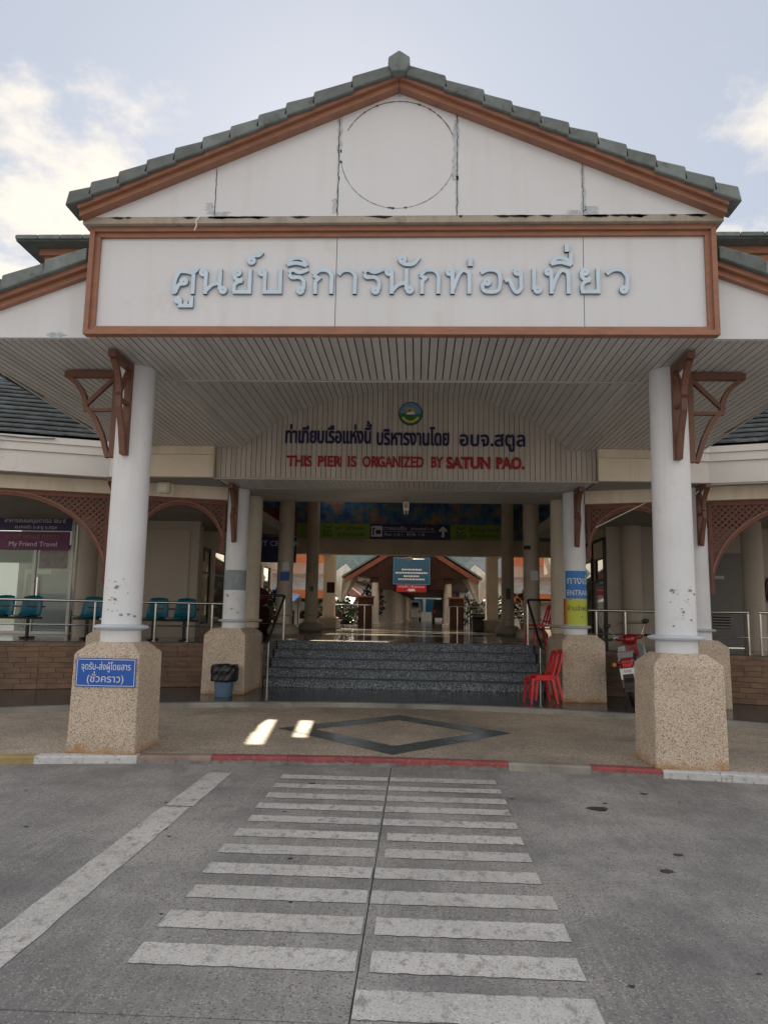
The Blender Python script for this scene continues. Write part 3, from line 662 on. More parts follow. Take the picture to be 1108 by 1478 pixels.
# ceiling boards: flat, all run towards the building, a shallow vault let into the middle
SPC = .0865
def board(x0, x1, y0, y1, z, name='ceiling_board', m=BOARD, g=.0065):
    if y1-y0 < .02: return
    b = MB(); b.box(x0+g, x1-g, y0, y1, z, z+.018); b.build(name, m, cano)
VX = 2.80; VY = 8.83
def halfw(y): return 4.68+.05*(y-7.4)
k = 0; x = -4.93
while x < 4.93:
    x1 = x+SPC; xm = (x+x1)/2; ye = 12.58; ys_ = 7.36 if abs(xm) < 3.19 else 7.455
    if abs(xm) > 4.69: ys_ = max(ys_, 7.4+(abs(xm)-4.69)/.05)
    if abs(xm) < VX: board(x, x1, ys_, VY, 4.40)
    else: board(x, x1, ys_, ye, 4.40)
    x = x1
bk = MB(); bk.box(-3.19, 3.19, 7.37, VY+.001, 4.425, 4.44); bk.box(-4.72, -3.191, 7.46, VY+.001, 4.425, 4.44); bk.box(3.191, 4.72, 7.46, VY+.001, 4.425, 4.44); bk.box(-4.9, -VX, VY, 12.58, 4.425, 4.44); bk.box(VX, 4.9, VY, 12.58, 4.425, 4.44); bk.build('ceiling_backing', GAP, cano)
fb = MB(); fb.cham(-VX-.08, VX+.08, VY-.03, VY+.012, 4.388, 4.40, .003); fb.build('ceiling_bead', BOARD, cano)
# shallow vault
VP = [(-2.80,4.40),(-2.19,4.89),(-1.71,5.11),(-1.12,5.30),(-.29,5.45),(.29,5.45),(1.12,5.30),(1.71,5.11),(2.19,4.89),(2.80,4.40)]
def vz(x):
    for (a, b), (c, d) in zip(VP, VP[1:]):
        if a <= x <= c: return b+(d-b)*(x-a)/(c-a)
    return 4.40
x = -VX; 
while x < VX-.01:
    x1 = min(x+SPC, VX); za, zb_ = vz(x+.0045), vz(x1-.0045)
    b = MB(); b.prism([(x+.0045,za),(x1-.0045,zb_),(x1-.0045,zb_+.02),(x+.0045,za+.02)], VY, 12.60); b.build('vault_board', BOARD, cano); x = x1
vb = MB(); vb.prism([(a,b+.03) for a,b in VP]+[(a,b+.05) for a,b in reversed(VP)], VY, 12.62); vb.build('vault_backing', GAP, cano)
vf = MB(); vf.prism([(a,b+.03) for a,b in VP]+[(2.9,4.42),(-2.9,4.42)][:0]+[], VY-.02, VY-.005); vf.build('vault_end', BOARD, cano)
# boarded wall over the steps
x = -3.235; YT = 12.60
while x < 3.23:
    x1 = min(x+SPC, 3.235); ta, tb_ = max(4.395, vz(x+.004)), max(4.395, vz(x1-.004))
    b = MB(); b.prism([(x+.004,3.874),(x1-.004,3.874),(x1-.004,tb_+.006),(x+.004,ta+.006)], YT+.001, YT+.02); b.build('wall_board', BOARDV, cano); x = x1
wb = MB(); wb.prism([(-3.235,3.87)]+[(3.235,3.87),(3.235,4.39)]+[(a,b) for a,b in reversed(VP)]+[(-3.235,4.39)], YT+.021, YT+.06); wb.build('wall_backing', GAP, cano)
hd = MB(); hd.cham(-3.26, 3.26, YT-.03, YT+.06, 3.845, 3.872, .004); hd.build('bottom_rail', BOARDV, cano)
# narrow boarded soffit behind it and the plain beam soffit
x = -3.2
while x < 3.2:
    x1 = x+SPC; b = MB(); b.box(x+.004, x1-.004, YT+.07, 13.5, 3.85, 3.868); b.build('soffit_board', BOARD, cano); x = x1
b = MB(); b.box(-3.25, 3.25, YT+.07, 14.95, 3.872, 3.95); b.build('soffit_backing', GAP, cano)
b = MB(); b.cham(-3.25, 3.25, 13.505, 14.95, 3.835, 3.871, .004); b.build('plain_soffit', mat('soffit_paint', (.40,.385,.365), .6, .05, 1), cano)

# ================================================================ NAME SIGN (raised Thai letters on white panels in a brown frame)
sgn = thing('name_sign', (0, 7.26, 4.4), 'long white name board with pale blue raised Thai letters in a brown frame', 'sign')
for a, b in ((-3.088, -.62), (-.62, 1.885), (1.885, 3.088)):
    p = MB(); p.box(a+.0035, b-.0035, 7.275, 7.30, 4.46, 5.475); p.build('sign_panel', FACADE, sgn)
p = MB(); p.box(-3.1, 3.1, 7.301, 7.34, 4.45, 5.5); p.build('backing', GAP, sgn)
F0, F1 = 3.185, 3.085
def frame_side(pts, y0, y1, nm='frame'):
    b = MB(); b.prism(pts, y0, y1); o = b.build(nm, BROWN, sgn); return o
for dy, o_, i_ in ((0, 0, .05), (.035, .05, .10)):
    X0, X1 = F0-o_, F0-i_; ZT0, ZT1 = 5.527-o_*.95, 5.527-i_*.95; ZB0, ZB1 = 4.372+o_*.95, 4.372+i_*.95
    e = .0015
    frame_side([(-X0+e,ZT0),(X0-e,ZT0),(X1-e,ZT1),(-X1+e,ZT1)], 7.20+dy, 7.30)
    frame_side([(-X0+e,ZB0),(X0-e,ZB0),(X1-e,ZB1),(-X1+e,ZB1)], 7.20+dy, 7.30)
    for s in (-1, 1): frame_side([(s*X0,ZB0+e),(s*X0,ZT0-e),(s*X1,ZT1-e),(s*X1,ZB1+e)], 7.20+dy, 7.30)
C = lambda cx, cy, r=.095: [(cx+r*math.cos(2*math.pi*k/16), cy+r*math.sin(2*math.pi*k/16)) for k in range(16)]+[(cx+r, cy)]
def S(*p):
    out = []; P = [p[0]]+list(p)+[p[-1]]
    for i in range(1, len(P)-2):
        for j_ in range(6):
            t = j_/6; a, b, c, d = P[i-1], P[i], P[i+1], P[i+2]
            out.append(tuple(.5*((2*b[q])+(-a[q]+c[q])*t+(2*a[q]-5*b[q]+4*c[q]-d[q])*t*t+(-a[q]+3*b[q]-3*c[q]+d[q])*t**3) for q in (0, 1)))
    return out+[p[-1]]
def flat_stroke(mb, path, th, place, depth, k0=0, closed=False):
    n = len(path); L = []; R = []
    for i, p in enumerate(path):
        a = Vector(path[i-1] if i > 0 else (path[-2] if closed else p)); c = Vector(path[i+1] if i < n-1 else (path[1] if closed else p)); b = Vector(p)
        d1 = (b-a).normalized() if (b-a).length > 1e-6 else (c-b).normalized(); d2 = (c-b).normalized() if (c-b).length > 1e-6 else d1
        t = d1+d2; t = t.normalized() if t.length > 1e-4 else d1
        nr = Vector((-t.y, t.x)); sc = min(1.6, 1/max(.35, abs(nr.dot(Vector((-d1.y, d1.x))))))
        L.append(b+nr*th/2*sc); R.append(b-nr*th/2*sc)
    vs = []
    for i in range(n):
        e = depth+(k0+i*.05)*.0004
        vs += [place(L[i].x, L[i].y, e), place(R[i].x, R[i].y, e), place(L[i].x, L[i].y, 0), place(R[i].x, R[i].y, 0)]
    fs = []
    for i in range(n-1):
        a = 4*i; fs += [(a, a+1, a+5, a+4), (a, a+4, a+6, a+2), (a+1, a+3, a+7, a+5)]
    if not closed: fs += [(0, 2, 3, 1), (4*n-4, 4*n-3, 4*n-1, 4*n-2)]
    mb.add(vs, fs)
G_ = {
 'so': (1.02, [S((.10,0),(.10,.5),(.26,.88),(.52,.90),(.78,.84)), [(.82,0),(.82,.80)], S((.76,.84),(.88,.92),(1.0,1.06)), C(.46,.50), S((.14,.06),(.26,.36),(.40,.40))]),
 'uu': (.80, [C(.17,-.24,.08), [(.27,-.22),(.27,-.47),(.70,-.47),(.70,-.10)], [(.48,-.44),(.48,-.30)]]),
 'no': (1.10, [C(.14,.87), [(.25,.90),(.25,0)], S((.25,.10),(.50,.36),(.80,.44)), [(.80,1),(.80,.16)], C(.93,.16)]),
 'yo': (.76, [C(.19,.86), S((.07,.86),(.09,.66),(.24,.55),(.40,.60)), S((.40,.52),(.22,.48),(.09,.34),(.09,.10)), [(.04,.08),(.68,.08),(.68,1)]]),
 'thantha': (.55, [C(.15,1.34,.10), S((.06,1.40),(.22,1.53),(.44,1.56),(.56,1.70))]),
 'bo': (.95, [C(.14,.87), [(.26,.90),(.26,.08),(.86,.08),(.86,1)]]),
 'ro': (.80, [S((.04,.86),(.2,.96),(.45,.86),(.78,.98)), S((.06,.80),(.16,.66),(.46,.66),(.62,.50),(.62,.18)), C(.50,.14)]),
 'i': (.82, [S((.04,1.16),(.2,1.38),(.41,1.44),(.64,1.38),(.80,1.12)), S((.04,1.17),(.4,1.24),(.80,1.13))]),
 'ii': (.82, [S((.04,1.16),(.2,1.38),(.41,1.42),(.74,1.30)), S((.04,1.17),(.4,1.24),(.80,1.13)), [(.78,1.14),(.78,1.62)]]),
 'ko': (.84, [[(.14,0),(.14,.50),(.26,.62),(.06,.74)], S((.06,.74),(.28,.93),(.58,.93),(.75,.72),(.75,.36),(.75,0))]),
 'aa': (.73, [S((.02,.76),(.2,.93),(.48,.92),(.65,.72),(.65,.36),(.65,0))]),
 'a': (.85, [C(.18,1.38,.10), S((.10,1.30),(.30,1.18),(.60,1.20),(.82,1.46))]),
 'tho': (1.0, [C(.14,.87), [(.25,.90),(.25,0)], S((.27,.16),(.46,.70),(.64,.92),(.84,.84),(.88,.60),(.88,0))]),
 'ek': (.2, [[(.10,1.10),(.10,1.40)]]), 'ek2': (.2, [[(.10,1.66),(.10,1.96)]]),
 'o': (.80, [S((.04,.82),(.28,.94),(.58,.92),(.74,.74),(.74,.26),(.60,.09),(.22,.09),(.10,.24),(.12,.44)), C(.27,.47)]),
 'ngo': (.70, [C(.47,.87), S((.60,.88),(.60,.5),(.60,.22),(.46,.06),(.32,.18),(.16,.54),(.0,.50))]),
 'e': (.40, [[(.10,1),(.10,.16)], C(.24,.16)]),
 'wo': (.87, [S((.02,.78),(.28,.94),(.58,.92),(.77,.68),(.77,.4),(.77,.16)), C(.65,.16)]),
}
seq = [('so',250.7),('uu',254),('no',290.6),('yo',338.8),('thantha',360),('bo',376.5),('ro',419.5),('i',416.6),('ko',454.8),('aa',492.5),('ro',528),('no',560.7),('a',578),
       ('ko',608.4),('tho',647.5),('ek',678.5),('o',696),('ngo',731.5),('e',768.7),('tho',787.7),('ii',795.5),('ek2',816),('yo',837),('wo',874)]
HL = .268
for gname, px in seq:
    w, strokes = G_[gname]; X = (px-577)*.00707; base = 4.815+.0
    pl = lambda u, v, d_, X=X: (X+u*HL, 7.274-d_, base+v*HL)
    b = MB(); e = MB()
    th = .142 if gname not in ('ek','ek2') else .18
    for k, st in enumerate(strokes):
        cl = st[0] == st[-1]
        flat_stroke(b, st, th, pl, .034, k, cl); flat_stroke(e, st, th+.022, pl, .026, k, cl)
    o = b.build('letter', LBLUE, sgn); e.build('letter_edge', LBLED, o)
# ================================================================ LETTERING OVER THE STEPS
txt = thing('pier_lettering', (0, 12.58, 4.3), 'navy Thai line and red English line of raised letters on the boarded wall', 'lettering')
YW = 12.596
write('ท่าเทียบเรือแห่งนี้', -1.31, YW, 4.495, .235, NAVY, txt, 'navy_letter', 1.50, .012, each=True, bold=.035)
write('บริหารงานโดย', .145, YW, 4.47, .235, NAVY, txt, 'navy_letter', 1.26, .012, each=True, bold=.035)
write('อบจ.สตูล', 1.50, YW, 4.465, .215, NAVY, txt, 'navy_letter', 1.14, .012, each=True, bold=.035)
def serif_line(word, x0, x1, z, h, w_st):
    lay, w = layout(word, h/.72, 1., .02)
    for ch, cs in lay:
        c2 = embolden([[(a*(x1-x0)/w+x0, b) for a, b in c] for c in cs], w_st*.55); b_ = MB()
        poly_mesh(b_, c2, front(0, YW, z), .012, .0006)
        xs = [p[0] for c in c2 for p in c]; a, e = min(xs), max(xs); t = .014; L = .019
        spots = {'T': [('b',.5)], 'H': [('b',.1),('b',.9),('t',.1),('t',.9)], 'I': [('b',.5),('t',.5)], 'P': [('b',.14),('t',.1)], 'E': [('b',.1),('t',.1)], 'R': [('b',.12),('b',.95),('t',.1)],
                 'A': [('b',.06),('b',.94)], 'N': [('b',.1),('t',.08),('t',.92)], 'B': [('b',.08),('t',.08)], 'D': [('b',.08),('t',.08)], 'U': [('t',.08),('t',.92)], 'Y': [('b',.5),('t',.05),('t',.95)]}.get(ch, [])
        if ch == 'T':
            for q in (0, 1): b_.box(a+(e-a)*q-.006*(1-2*q)-.004, a+(e-a)*q-.006*(1-2*q)+.008, YW-.0135, YW-.001, z+h*.80, z+h)
        for pos, fr in spots:
            cx = a+(e-a)*fr; b_.box(cx-L, cx+L, YW-.0137, YW-.001, *( (z, z+t) if pos == 'b' else (z+h-t, z+h)))
        # heavier stems, as in the bold face of the photograph
        for pos, fr in spots:
            if pos == 'b' and ch not in 'AY': cx = a+(e-a)*fr; b_.box(cx-w_st*.6, cx+w_st*.6, YW-.0131, YW-.001, z, z+h)
        b_.build('red_letter', LRED, txt)
for wd, a, b_ in (('THIS',415,451),('PIER',459,493),('IS',502,516),('ORGANIZED',524,613),('BY',623,640)):
    f_ = lambda p: -2.0+(p-415)*.01181
    serif_line(wd, f_(a), f_(b_), 4.085, .185, .013)
for wd, a, b_ in (('SATUN',645,709),('PAO.',716,757)): serif_line(wd, f_(a), f_(b_), 4.075, .195, .022)
emb = thing('round_emblem', (.10, 12.58, 5.02), 'small round blue and green emblem with a yellow sail above the navy lettering', 'emblem')
def disc(r0, r1, y, m, nm, a0=0, a1=360, cz=5.02, cx=.10, n=40):
    b = MB(); vs = []; N = n
    for k in range(N+1):
        a = rad(a0+(a1-a0)*k/N); vs += [(cx+r0*math.cos(a), y, cz+r0*math.sin(a)), (cx+r1*math.cos(a), y, cz+r1*math.sin(a)), (cx+r0*math.cos(a), y+.012, cz+r0*math.sin(a)), (cx+r1*math.cos(a), y+.012, cz+r1*math.sin(a))]
    fs = []
    for k in range(N): q = 4*k; fs += [(q,q+1,q+5,q+4),(q+1,q+3,q+7,q+5),(q,q+4,q+6,q+2)]
    b.add(vs, fs); return b.build(nm, m, emb)
EB = mat('emblem_sky', (.12,.27,.45), .5, .1, 4); EG = mat('emblem_green', (.03,.16,.06), .5, .1, 4)
disc(.0, .205, 12.585, NAVY, 'rim'); disc(0, .19, 12.579, EB, 'field'); disc(0, .189, 12.575, EG, 'sea', 180, 360)
disc(.125, .165, 12.571, YEL, 'scroll', 205, 335)
b = MB()
for k in range(7):
    a = rad(90+(k-3)*22); b.add([(.10+.03*math.cos(a+.9),12.568,5.03+.03*math.sin(a+.9)),(.10+.115*math.cos(a),12.568,5.03+.125*math.sin(a)),(.10+.03*math.cos(a-.9),12.568,5.03+.03*math.sin(a-.9))],[(0,1,2)])
b.build('rays', YEL, emb)
b = MB(); b.prism([(.02,5.0),(.18,5.0),(.165,5.04),(.13,5.05),(.12,5.09),(.10,5.05),(.05,5.045)], 12.563, 12.567)
b.build('vessel', SIGNW, emb)

# ================================================================ WINGS
EAVE = [(3.245, 12.47), (4.4, 12.47), (5.1, 12.60), (6.5, 12.12), (8.5, 11.45), (14, 9.4)]
EAVE2 = EAVE
for s in (-1, 1):
    nm = 'left' if s < 0 else 'right'
    w = thing('wing_building', (s*7, 15, 1.0), 'low %s wing with dark tiled roof, cream fascia and arcade' % nm, 'building')
    def strip(pts, z0, z1, d0, d1, name, m):
        for (xa, ya), (xb, yb) in zip(pts, pts[1:]):
            b = MB(); b.prism([(s*(xa+.001), ya+d0), (s*(xb-.001), yb+d0), (s*(xb-.001), yb+d1), (s*(xa+.001), ya+d1)], z0, z1, 'z'); b.build(name, m, w)
    strip(EAVE[:2], 3.86, 4.245, 0, .10, 'fascia', CREAM); strip(EAVE[:2], 4.25, 4.395, -.02, .10, 'fascia_moulding', CREAM)
    E2 = [(4.403, 12.475), (5.1, 12.60)]+EAVE[3:]
    strip(E2, 3.86, 4.22, 0, .12, 'fascia', WHITE); strip(E2, 4.225, 4.36, -.05, .12, 'fascia_moulding', WHITE); strip(E2, 4.365, 4.47, -.09, .14, 'gutter', WHITE)
    # soffit, beam over the columns
    strip(EAVE, 3.862, 3.88, .125, 1.2, 'soffit', mat('wing_soffit', (.34,.33,.32), .7, .05, 1))
    BM = [(3.25, 13.55), (5.02, 13.02), (8.7, 11.84), (10.5, 11.2)]
    strip(BM, 3.63, 3.861, 0, .3, 'beam', CREAM)
    strip(BM, 3.64, 3.87, .32, 6.2, 'arcade_ceiling', DARKC)
    # tiled roof: courses of flat tiles
    pitch = .62
    for k in range(24):
        ya = -.10+k*.20; za = 4.50+k*.20*pitch
        for (xa, y0), (xb, y1) in zip(EAVE[1:], EAVE[2:]):
            if k > 22: continue
            n = max(1, int(round((xb-xa)/.34)))
            if xa < 8.4:
                for q in range(-1, n):
                    f0, f1 = max(0, (q+.5*(k % 2))/n), min(1, (q+1+.5*(k % 2))/n)
                    if f1-f0 < .02: continue
                    a = (xa+(xb-xa)*f0+.002, y0+(y1-y0)*f0); c = (xa+(xb-xa)*f1-.002, y0+(y1-y0)*f1); j_ = random.uniform(-.004, .004)
                    if a[0] > 7.9: continue
                    v = [(s*a[0],a[1]+ya,za+j_+.045),(s*c[0],c[1]+ya,za+j_+.045),(s*c[0],c[1]+ya+.24,za+.24*pitch-.012),(s*a[0],a[1]+ya+.24,za+.24*pitch-.012)]
                    b = MB(); b.add(v+[(x_,y_,z_-.03) for x_,y_,z_ in v], [(0,1,2,3),(0,4,5,1),(1,5,6,2),(3,2,6,7),(0,3,7,4),(4,7,6,5)])
                    b.build('roof_tile', TILE2, w) if 4.9 < a[0] else None
                    if a[0] <= 4.9: b.build('roof_tile', TILE2, w)
    rb = MB()
    for (xa, y0), (xb, y1) in zip(EAVE[1:], EAVE[2:]):
        y2 = 4.7
        v = [(s*xa,y0,4.43),(s*xb,y1,4.43),(s*xb,y1+y2,4.43+y2*pitch),(s*xa,y0+y2,4.43+y2*pitch)]
        rb.add(v+[(x_,y_,z_-.05) for x_,y_,z_ in v], [(0,1,2,3),(0,4,5,1),(1,5,6,2),(3,2,6,7),(0,3,7,4),(4,7,6,5)])
    rb.build('roof_deck', TILE2, w)
    rg = MB()
    for (xa, y0), (xb, y1) in zip(EAVE[1:], EAVE[2:]): rg.tube([(s*xa,y0+4.7,4.43+4.7*pitch+.06),(s*xb,y1+4.7,4.43+4.7*pitch+.06)], .11, 8)
    rg.build('ridge', TILE2, w)
    # back wall of the arcade and side wall of the hall
    if s < 0:
        wl = MB(); wl.box(-7.60, -4.75, 17.0, 17.15, 1.0, 3.9); wl.box(-14, -9.6, 17.0, 17.15, 1.0, 3.9); wl.box(-9.6, -7.6, 17.0, 17.15, 3.78, 3.9); wl.build('back_wall', WALLG, w)
        pn = MB(); pn.cham(-6.15, -4.95, 16.97, 16.999, 1.25, 3.45, .01); pn.build('wall_panel', WALLG, w)
    else:
        wl = MB(); wl.box(4.47, 6.58, 17.0, 17.15, 1.0, 3.9); wl.box(7.6, 14, 17.0, 17.15, 1.0, 3.9); wl.box(6.58, 7.6, 17.0, 17.15, 3.07, 3.9); wl.build('back_wall', WALLG, w)
    for (cx, cy) in (((-7.05, 16.4), (-5.15, 18.0)) if s < 0 else ((7.22, 16.0), (5.0, 17.0-.1))):
        c = thing('arcade_column', (cx, cy, 1.0), ('grey round column against the arcade wall beside the %s' % (('travel shop door' if cx < -6 else 'pale wall panel with small stickers') if s < 0 else ('grey louvred door' if cx > 6 else 'glass doors behind the motorcycle'))), 'column', 'columns inside the arcades')
        shaft(cx, cy, 1.0, 3.9, .215).build('shaft', WALLG, c, True)
        if s > 0 and cx < 6: collar(cx, cy, 1.52, .29).build('collar', WALLG, c, True)

# arched lattice screens between the columns
def screen(x0, y0, x1, y1, ztop, zspring, zapex, label, half=False):
    t = thing('arch_screen', ((x0+x1)/2, (y0+y1)/2, ztop), label, 'lattice arch', 'brown lattice arches of the arcade')
    W = math.hypot(x1-x0, y1-y0); ux, uy = (x1-x0)/W, (y1-y0)/W; sd2 = (-uy, ux, 0)
    P = lambda u, z: (x0+ux*u, y0+uy*u, z)
    def az(u):                                        # underside of the arch
        q = (u-W/2)/(W/2-.02); return zspring+(zapex-zspring)*math.sqrt(max(0, 1-q*q))
    n = 28; us = [W/2-(W/2-.03)*math.cos(math.pi*k/n) for k in range(n+1)]
    b = MB(); b.bar(P(0, ztop-.04), P(W, ztop-.04), .06, .08, sd2); b.build('top_rail', LATT, t)
    for u in (.03, W-.03):
        b = MB(); b.bar(P(u, zspring-.06), P(u, ztop-.081), .06, .06, sd2); b.build('side_stile', LATT, t)
    b = MB(); b.ribbon([P(u, az(u)+.03) for u in us], .05, .055, sd2); b.build('arch_rib', LATT, t)
    b = MB(); b.ribbon([P(u, az(u)+.075) for u in us[1:-1]], .075, .022, sd2); b.build('arch_bead', BROWN, t)
    sp = .105
    for d, off in ((1, -.006), (-1, .006)):
        c = -W-3
        while c < W+3:
            # line z = ztop + d*(u-c) ; keep the stretch above the arch
            pts = [(u, ztop+d*(u-c)) for u in [W*i/160 for i in range(161)]]
            run = []
            for u, z in pts+[(0, -99)]:
                if az(u)+.04 < z < ztop-.06 and .04 < u < W-.04: run.append((u, z))
                else:
                    if len(run) > 3:
                        (ua, za), (ub, zb_) = run[0], run[-1]; v = MB(); A = Vector(P(ua, za)); B_ = Vector(P(ub, zb_)); o = Vector(sd2)*off
                        v.bar(A+o, B_+o, .011, .03, sd2); v.build('lattice_slat', LATT, t)
                    run = []
            c += sp
for s in (-1, 1):
    nm = 'left' if s < 0 else 'right'
    screen(s*3.31, 13.66, s*4.80, 13.20, 3.628, 2.72, 3.50, 'brown lattice arch nearest the steps in the %s wing' % nm)
    screen(s*5.24, 13.08, s*8.48, 12.06, 3.628, 2.10, 3.52, 'wide brown lattice arch at the outer end of the %s wing' % nm)

# upper hipped roof of the building, its eaves just showing either side of the canopy
up = thing('upper_roof', (0, 15, 7), 'grey tiled hipped roof with brown fascia rising behind the canopy', 'roof')
b = MB(); b.box(-5.8, 5.8, 11.2, 16.9, 7.06, 7.30); b.build('fascia', BROWN, up)
b = MB(); b.box(-5.86, 5.86, 11.14, 16.96, 7.20, 7.31); b.build('fascia_moulding', BROWN, up)
b = MB(); b.box(-5.5, 5.5, 13.3, 16.5, 5.6, 7.055); b.build('wall', DARKC, up)
b = MB(); v0 = [(-6.12,10.9,7.315),(6.12,10.9,7.315),(6.12,17.2,7.315),(-6.12,17.2,7.315)]; v1 = [(-6.12,10.9,7.40),(6.12,10.9,7.40),(6.12,17.2,7.40),(-6.12,17.2,7.40)]; v2 = [(-3.0,13.9,8.5),(3.0,13.9,8.5),(3.0,14.2,8.5),(-3.0,14.2,8.5)]
b.add(v0+v1+v2, [(0,3,2,1)]+[(k,(k+1)%4,4+(k+1)%4,4+k) for k in range(4)]+[(4+k,4+(k+1)%4,8+(k+1)%4,8+k) for k in range(4)]+[(8,9,10,11)])
b.build('roof_tiles', TILE, up)
for k in range(34):
    b = MB(); x = -6.12+k*.36; b.cham(x+.003, x+.357, 10.85, 11.3, 7.33, 7.40, .01); b.build('eave_tile', TILE, up)

# ================================================================ HALL
hall = thing('open_hall', (0, 20, 1.0), 'open passenger hall behind the steps with beams and painted fascia', 'building')
HZ = 5.75
def hbox(name, m, *a, ch=0):
    b = MB(); (b.cham(*a, ch) if ch else b.box(*a)); return b.build(name, m, hall)
# ceiling, with slots invented so that sun patches reach the floors
X0, X1 = -7.5, 7.5
for a in ((X0, X1, 15.0, 18.28), (X0, -3.6, 18.28, 20.53), (-2.0, X1, 18.28, 20.53), (X0, X1, 20.53, 24.28), (X0, -3.5, 24.28, 24.75), (-1.3, X1, 24.28, 24.75), (X0, X1, 24.75, 24.85), (X0, -3.7, 24.85, 25.45), (-1.2, X1, 24.85, 25.45), (X0, X1, 25.45, 27.7), (X0, -3.9, 27.7, 31.5), (.3, X1, 27.7, 31.5)):
    hbox('ceiling', DARKC, a[0], a[1], a[2], a[3], HZ, HZ+.15)
for pts in ([(-3.6,18.28),(-2.86,18.28),(-3.13,20.53),(-3.6,20.53)], [(-2.67,18.28),(-2.36,18.28),(-2.56,20.53),(-2.91,20.53)], [(-2.20,18.28),(-2.0,18.28),(-2.0,20.53),(-2.38,20.53)], [(-2.36,18.28),(-2.20,18.28),(-2.252,18.86),(-2.412,18.86)]):
    b = MB(); b.prism(pts, HZ, HZ+.15, 'z'); b.build('ceiling', DARKC, hall)
hbox('header_wall', DARKC, -5.4, 5.4, 14.96, 15.1, 3.84, HZ-.002)
for yb, zb_ in ((24.95, 3.55), (29.2, 3.98)): hbox('cross_beam', HALLW, -7.2, 7.2, yb, yb+.4, zb_, zb_+.8, ch=.01)
hbox('cross_beam', HALLW, -7.2, 7.2, 31.3, 31.6, 4.12, 4.6, ch=.01)
for s in (-1, 1):
    hbox('side_beam', HALLW, s*3.0, s*3.35, 15.2, 24.9, 5.3, HZ-.001)
    hbox('side_beam', HALLW, s*3.0, s*3.35, 25.36, 29.19, 3.75, 4.2)
    # hipped coffer beams beyond the banner
    b = MB(); b.bar((s*1.5,31.0,4.2), (s*3.0,29.7,4.0), .25, .28, (0,0,1)); b.bar((s*3.0,29.7,4.0),(s*3.05,31.2,4.2),.25,.28,(0,0,1)); b.build('coffer_beam', CREAM, hall)
for s in (-1, 1):
    nm = 'left' if s < 0 else 'right'
    for (y, lab) in ((19.2, 'first grey column inside the hall on the %s, with small stickers'), (24.2, 'second grey column inside the hall on the %s, beside the green banner')):
        c = thing('hall_column', (s*3.13, y, 1.0), lab % nm, 'column', 'round columns of the hall')
        b = MB().lathe([(.34, 1.0), (.40, 1.06), (.40, 1.16), (.34, 1.26), (.25, 1.30)], s*3.13, y, 28); b.build('plinth', CONC, c, True)
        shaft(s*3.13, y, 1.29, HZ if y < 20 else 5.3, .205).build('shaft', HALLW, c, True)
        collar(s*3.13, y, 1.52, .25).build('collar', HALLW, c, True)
    c = thing('square_pillar', (s*3.05, 28.5, 1.0), 'sunlit cream square pillar at the back of the hall on the %s' % nm, 'pillar', 'square pillars of the hall')
    b = MB(); b.cham(s*3.05-.22, s*3.05+.22, 28.28, 28.72, 1.45, 3.97, .015); b.build('shaft', CREAM, c)
    b = MB(); b.cham(s*3.05-.34, s*3.05+.34, 28.1, 28.9, 1.0, 1.45, .03); b.build('plinth', CONC, c)
# ---- mural fascia and the banners below it
mur = thing('mural_banner', (0, 24.8, 4.5), 'dark underwater mural running across the hall above the banners', 'mural')
def mural_mat():
    m = bpy.data.materials.new('mural'); m.use_nodes = True; nt = m.node_tree; N = nt.nodes; L = nt.links; b = N['Principled BSDF']; b.inputs['Roughness'].default_value = .5
    tc = N.new('ShaderNodeTexCoord'); n = N.new('ShaderNodeTexNoise'); n.inputs['Scale'].default_value = 2.2; n.inputs['Detail'].default_value = 6; n.inputs['Roughness'].default_value = .7; L.new(tc.outputs['Object'], n.inputs['Vector'])
    r = N.new('ShaderNodeValToRGB'); cr = r.color_ramp; cr.elements[0].position = .35; cr.elements[0].color = (.035,.045,.17,1); cr.elements[1].position = .72; cr.elements[1].color = (.45,.12,.05,1)
    for p, c in ((.46,(.04,.14,.32,1)),(.53,(.10,.22,.22,1)),(.58,(.36,.10,.16,1)),(.64,(.32,.32,.10,1))): e = cr.elements.new(p); e.color = c
    L.new(n.outputs[0], r.inputs[0]); L.new(r.outputs[0], b.inputs['Base Color']); return m
b = MB(); b.box(-7.2, 7.2, 24.84, 24.90, 4.06, 5.35); b.build('picture', mural_mat(), mur)
def banner(x0, x1, z0, z1, y, m, label, cat='sign', group=None, name='banner', fr=None, th=.03):
    t = thing(name, ((x0+x1)/2, y, (z0+z1)/2), label, cat, group); b = MB(); b.box(x0, x1, y, y+th, z0, z1); b.build('board', m, t)
    if fr:
        q = MB(); f = .022
        q.box(x0, x1, y-.003, y-.0005, z1-f, z1); q.box(x0, x1, y-.003, y-.0005, z0, z0+f); q.box(x0, x0+f, y-.003, y-.0005, z0+f+.001, z1-f-.001); q.box(x1-f, x1, y-.003, y-.0005, z0+f+.001, z1-f-.001); q.build('border', fr, t)
    return t
GTXT = mat('banner_print', (.012,.014,.01), .5, .1, 3)
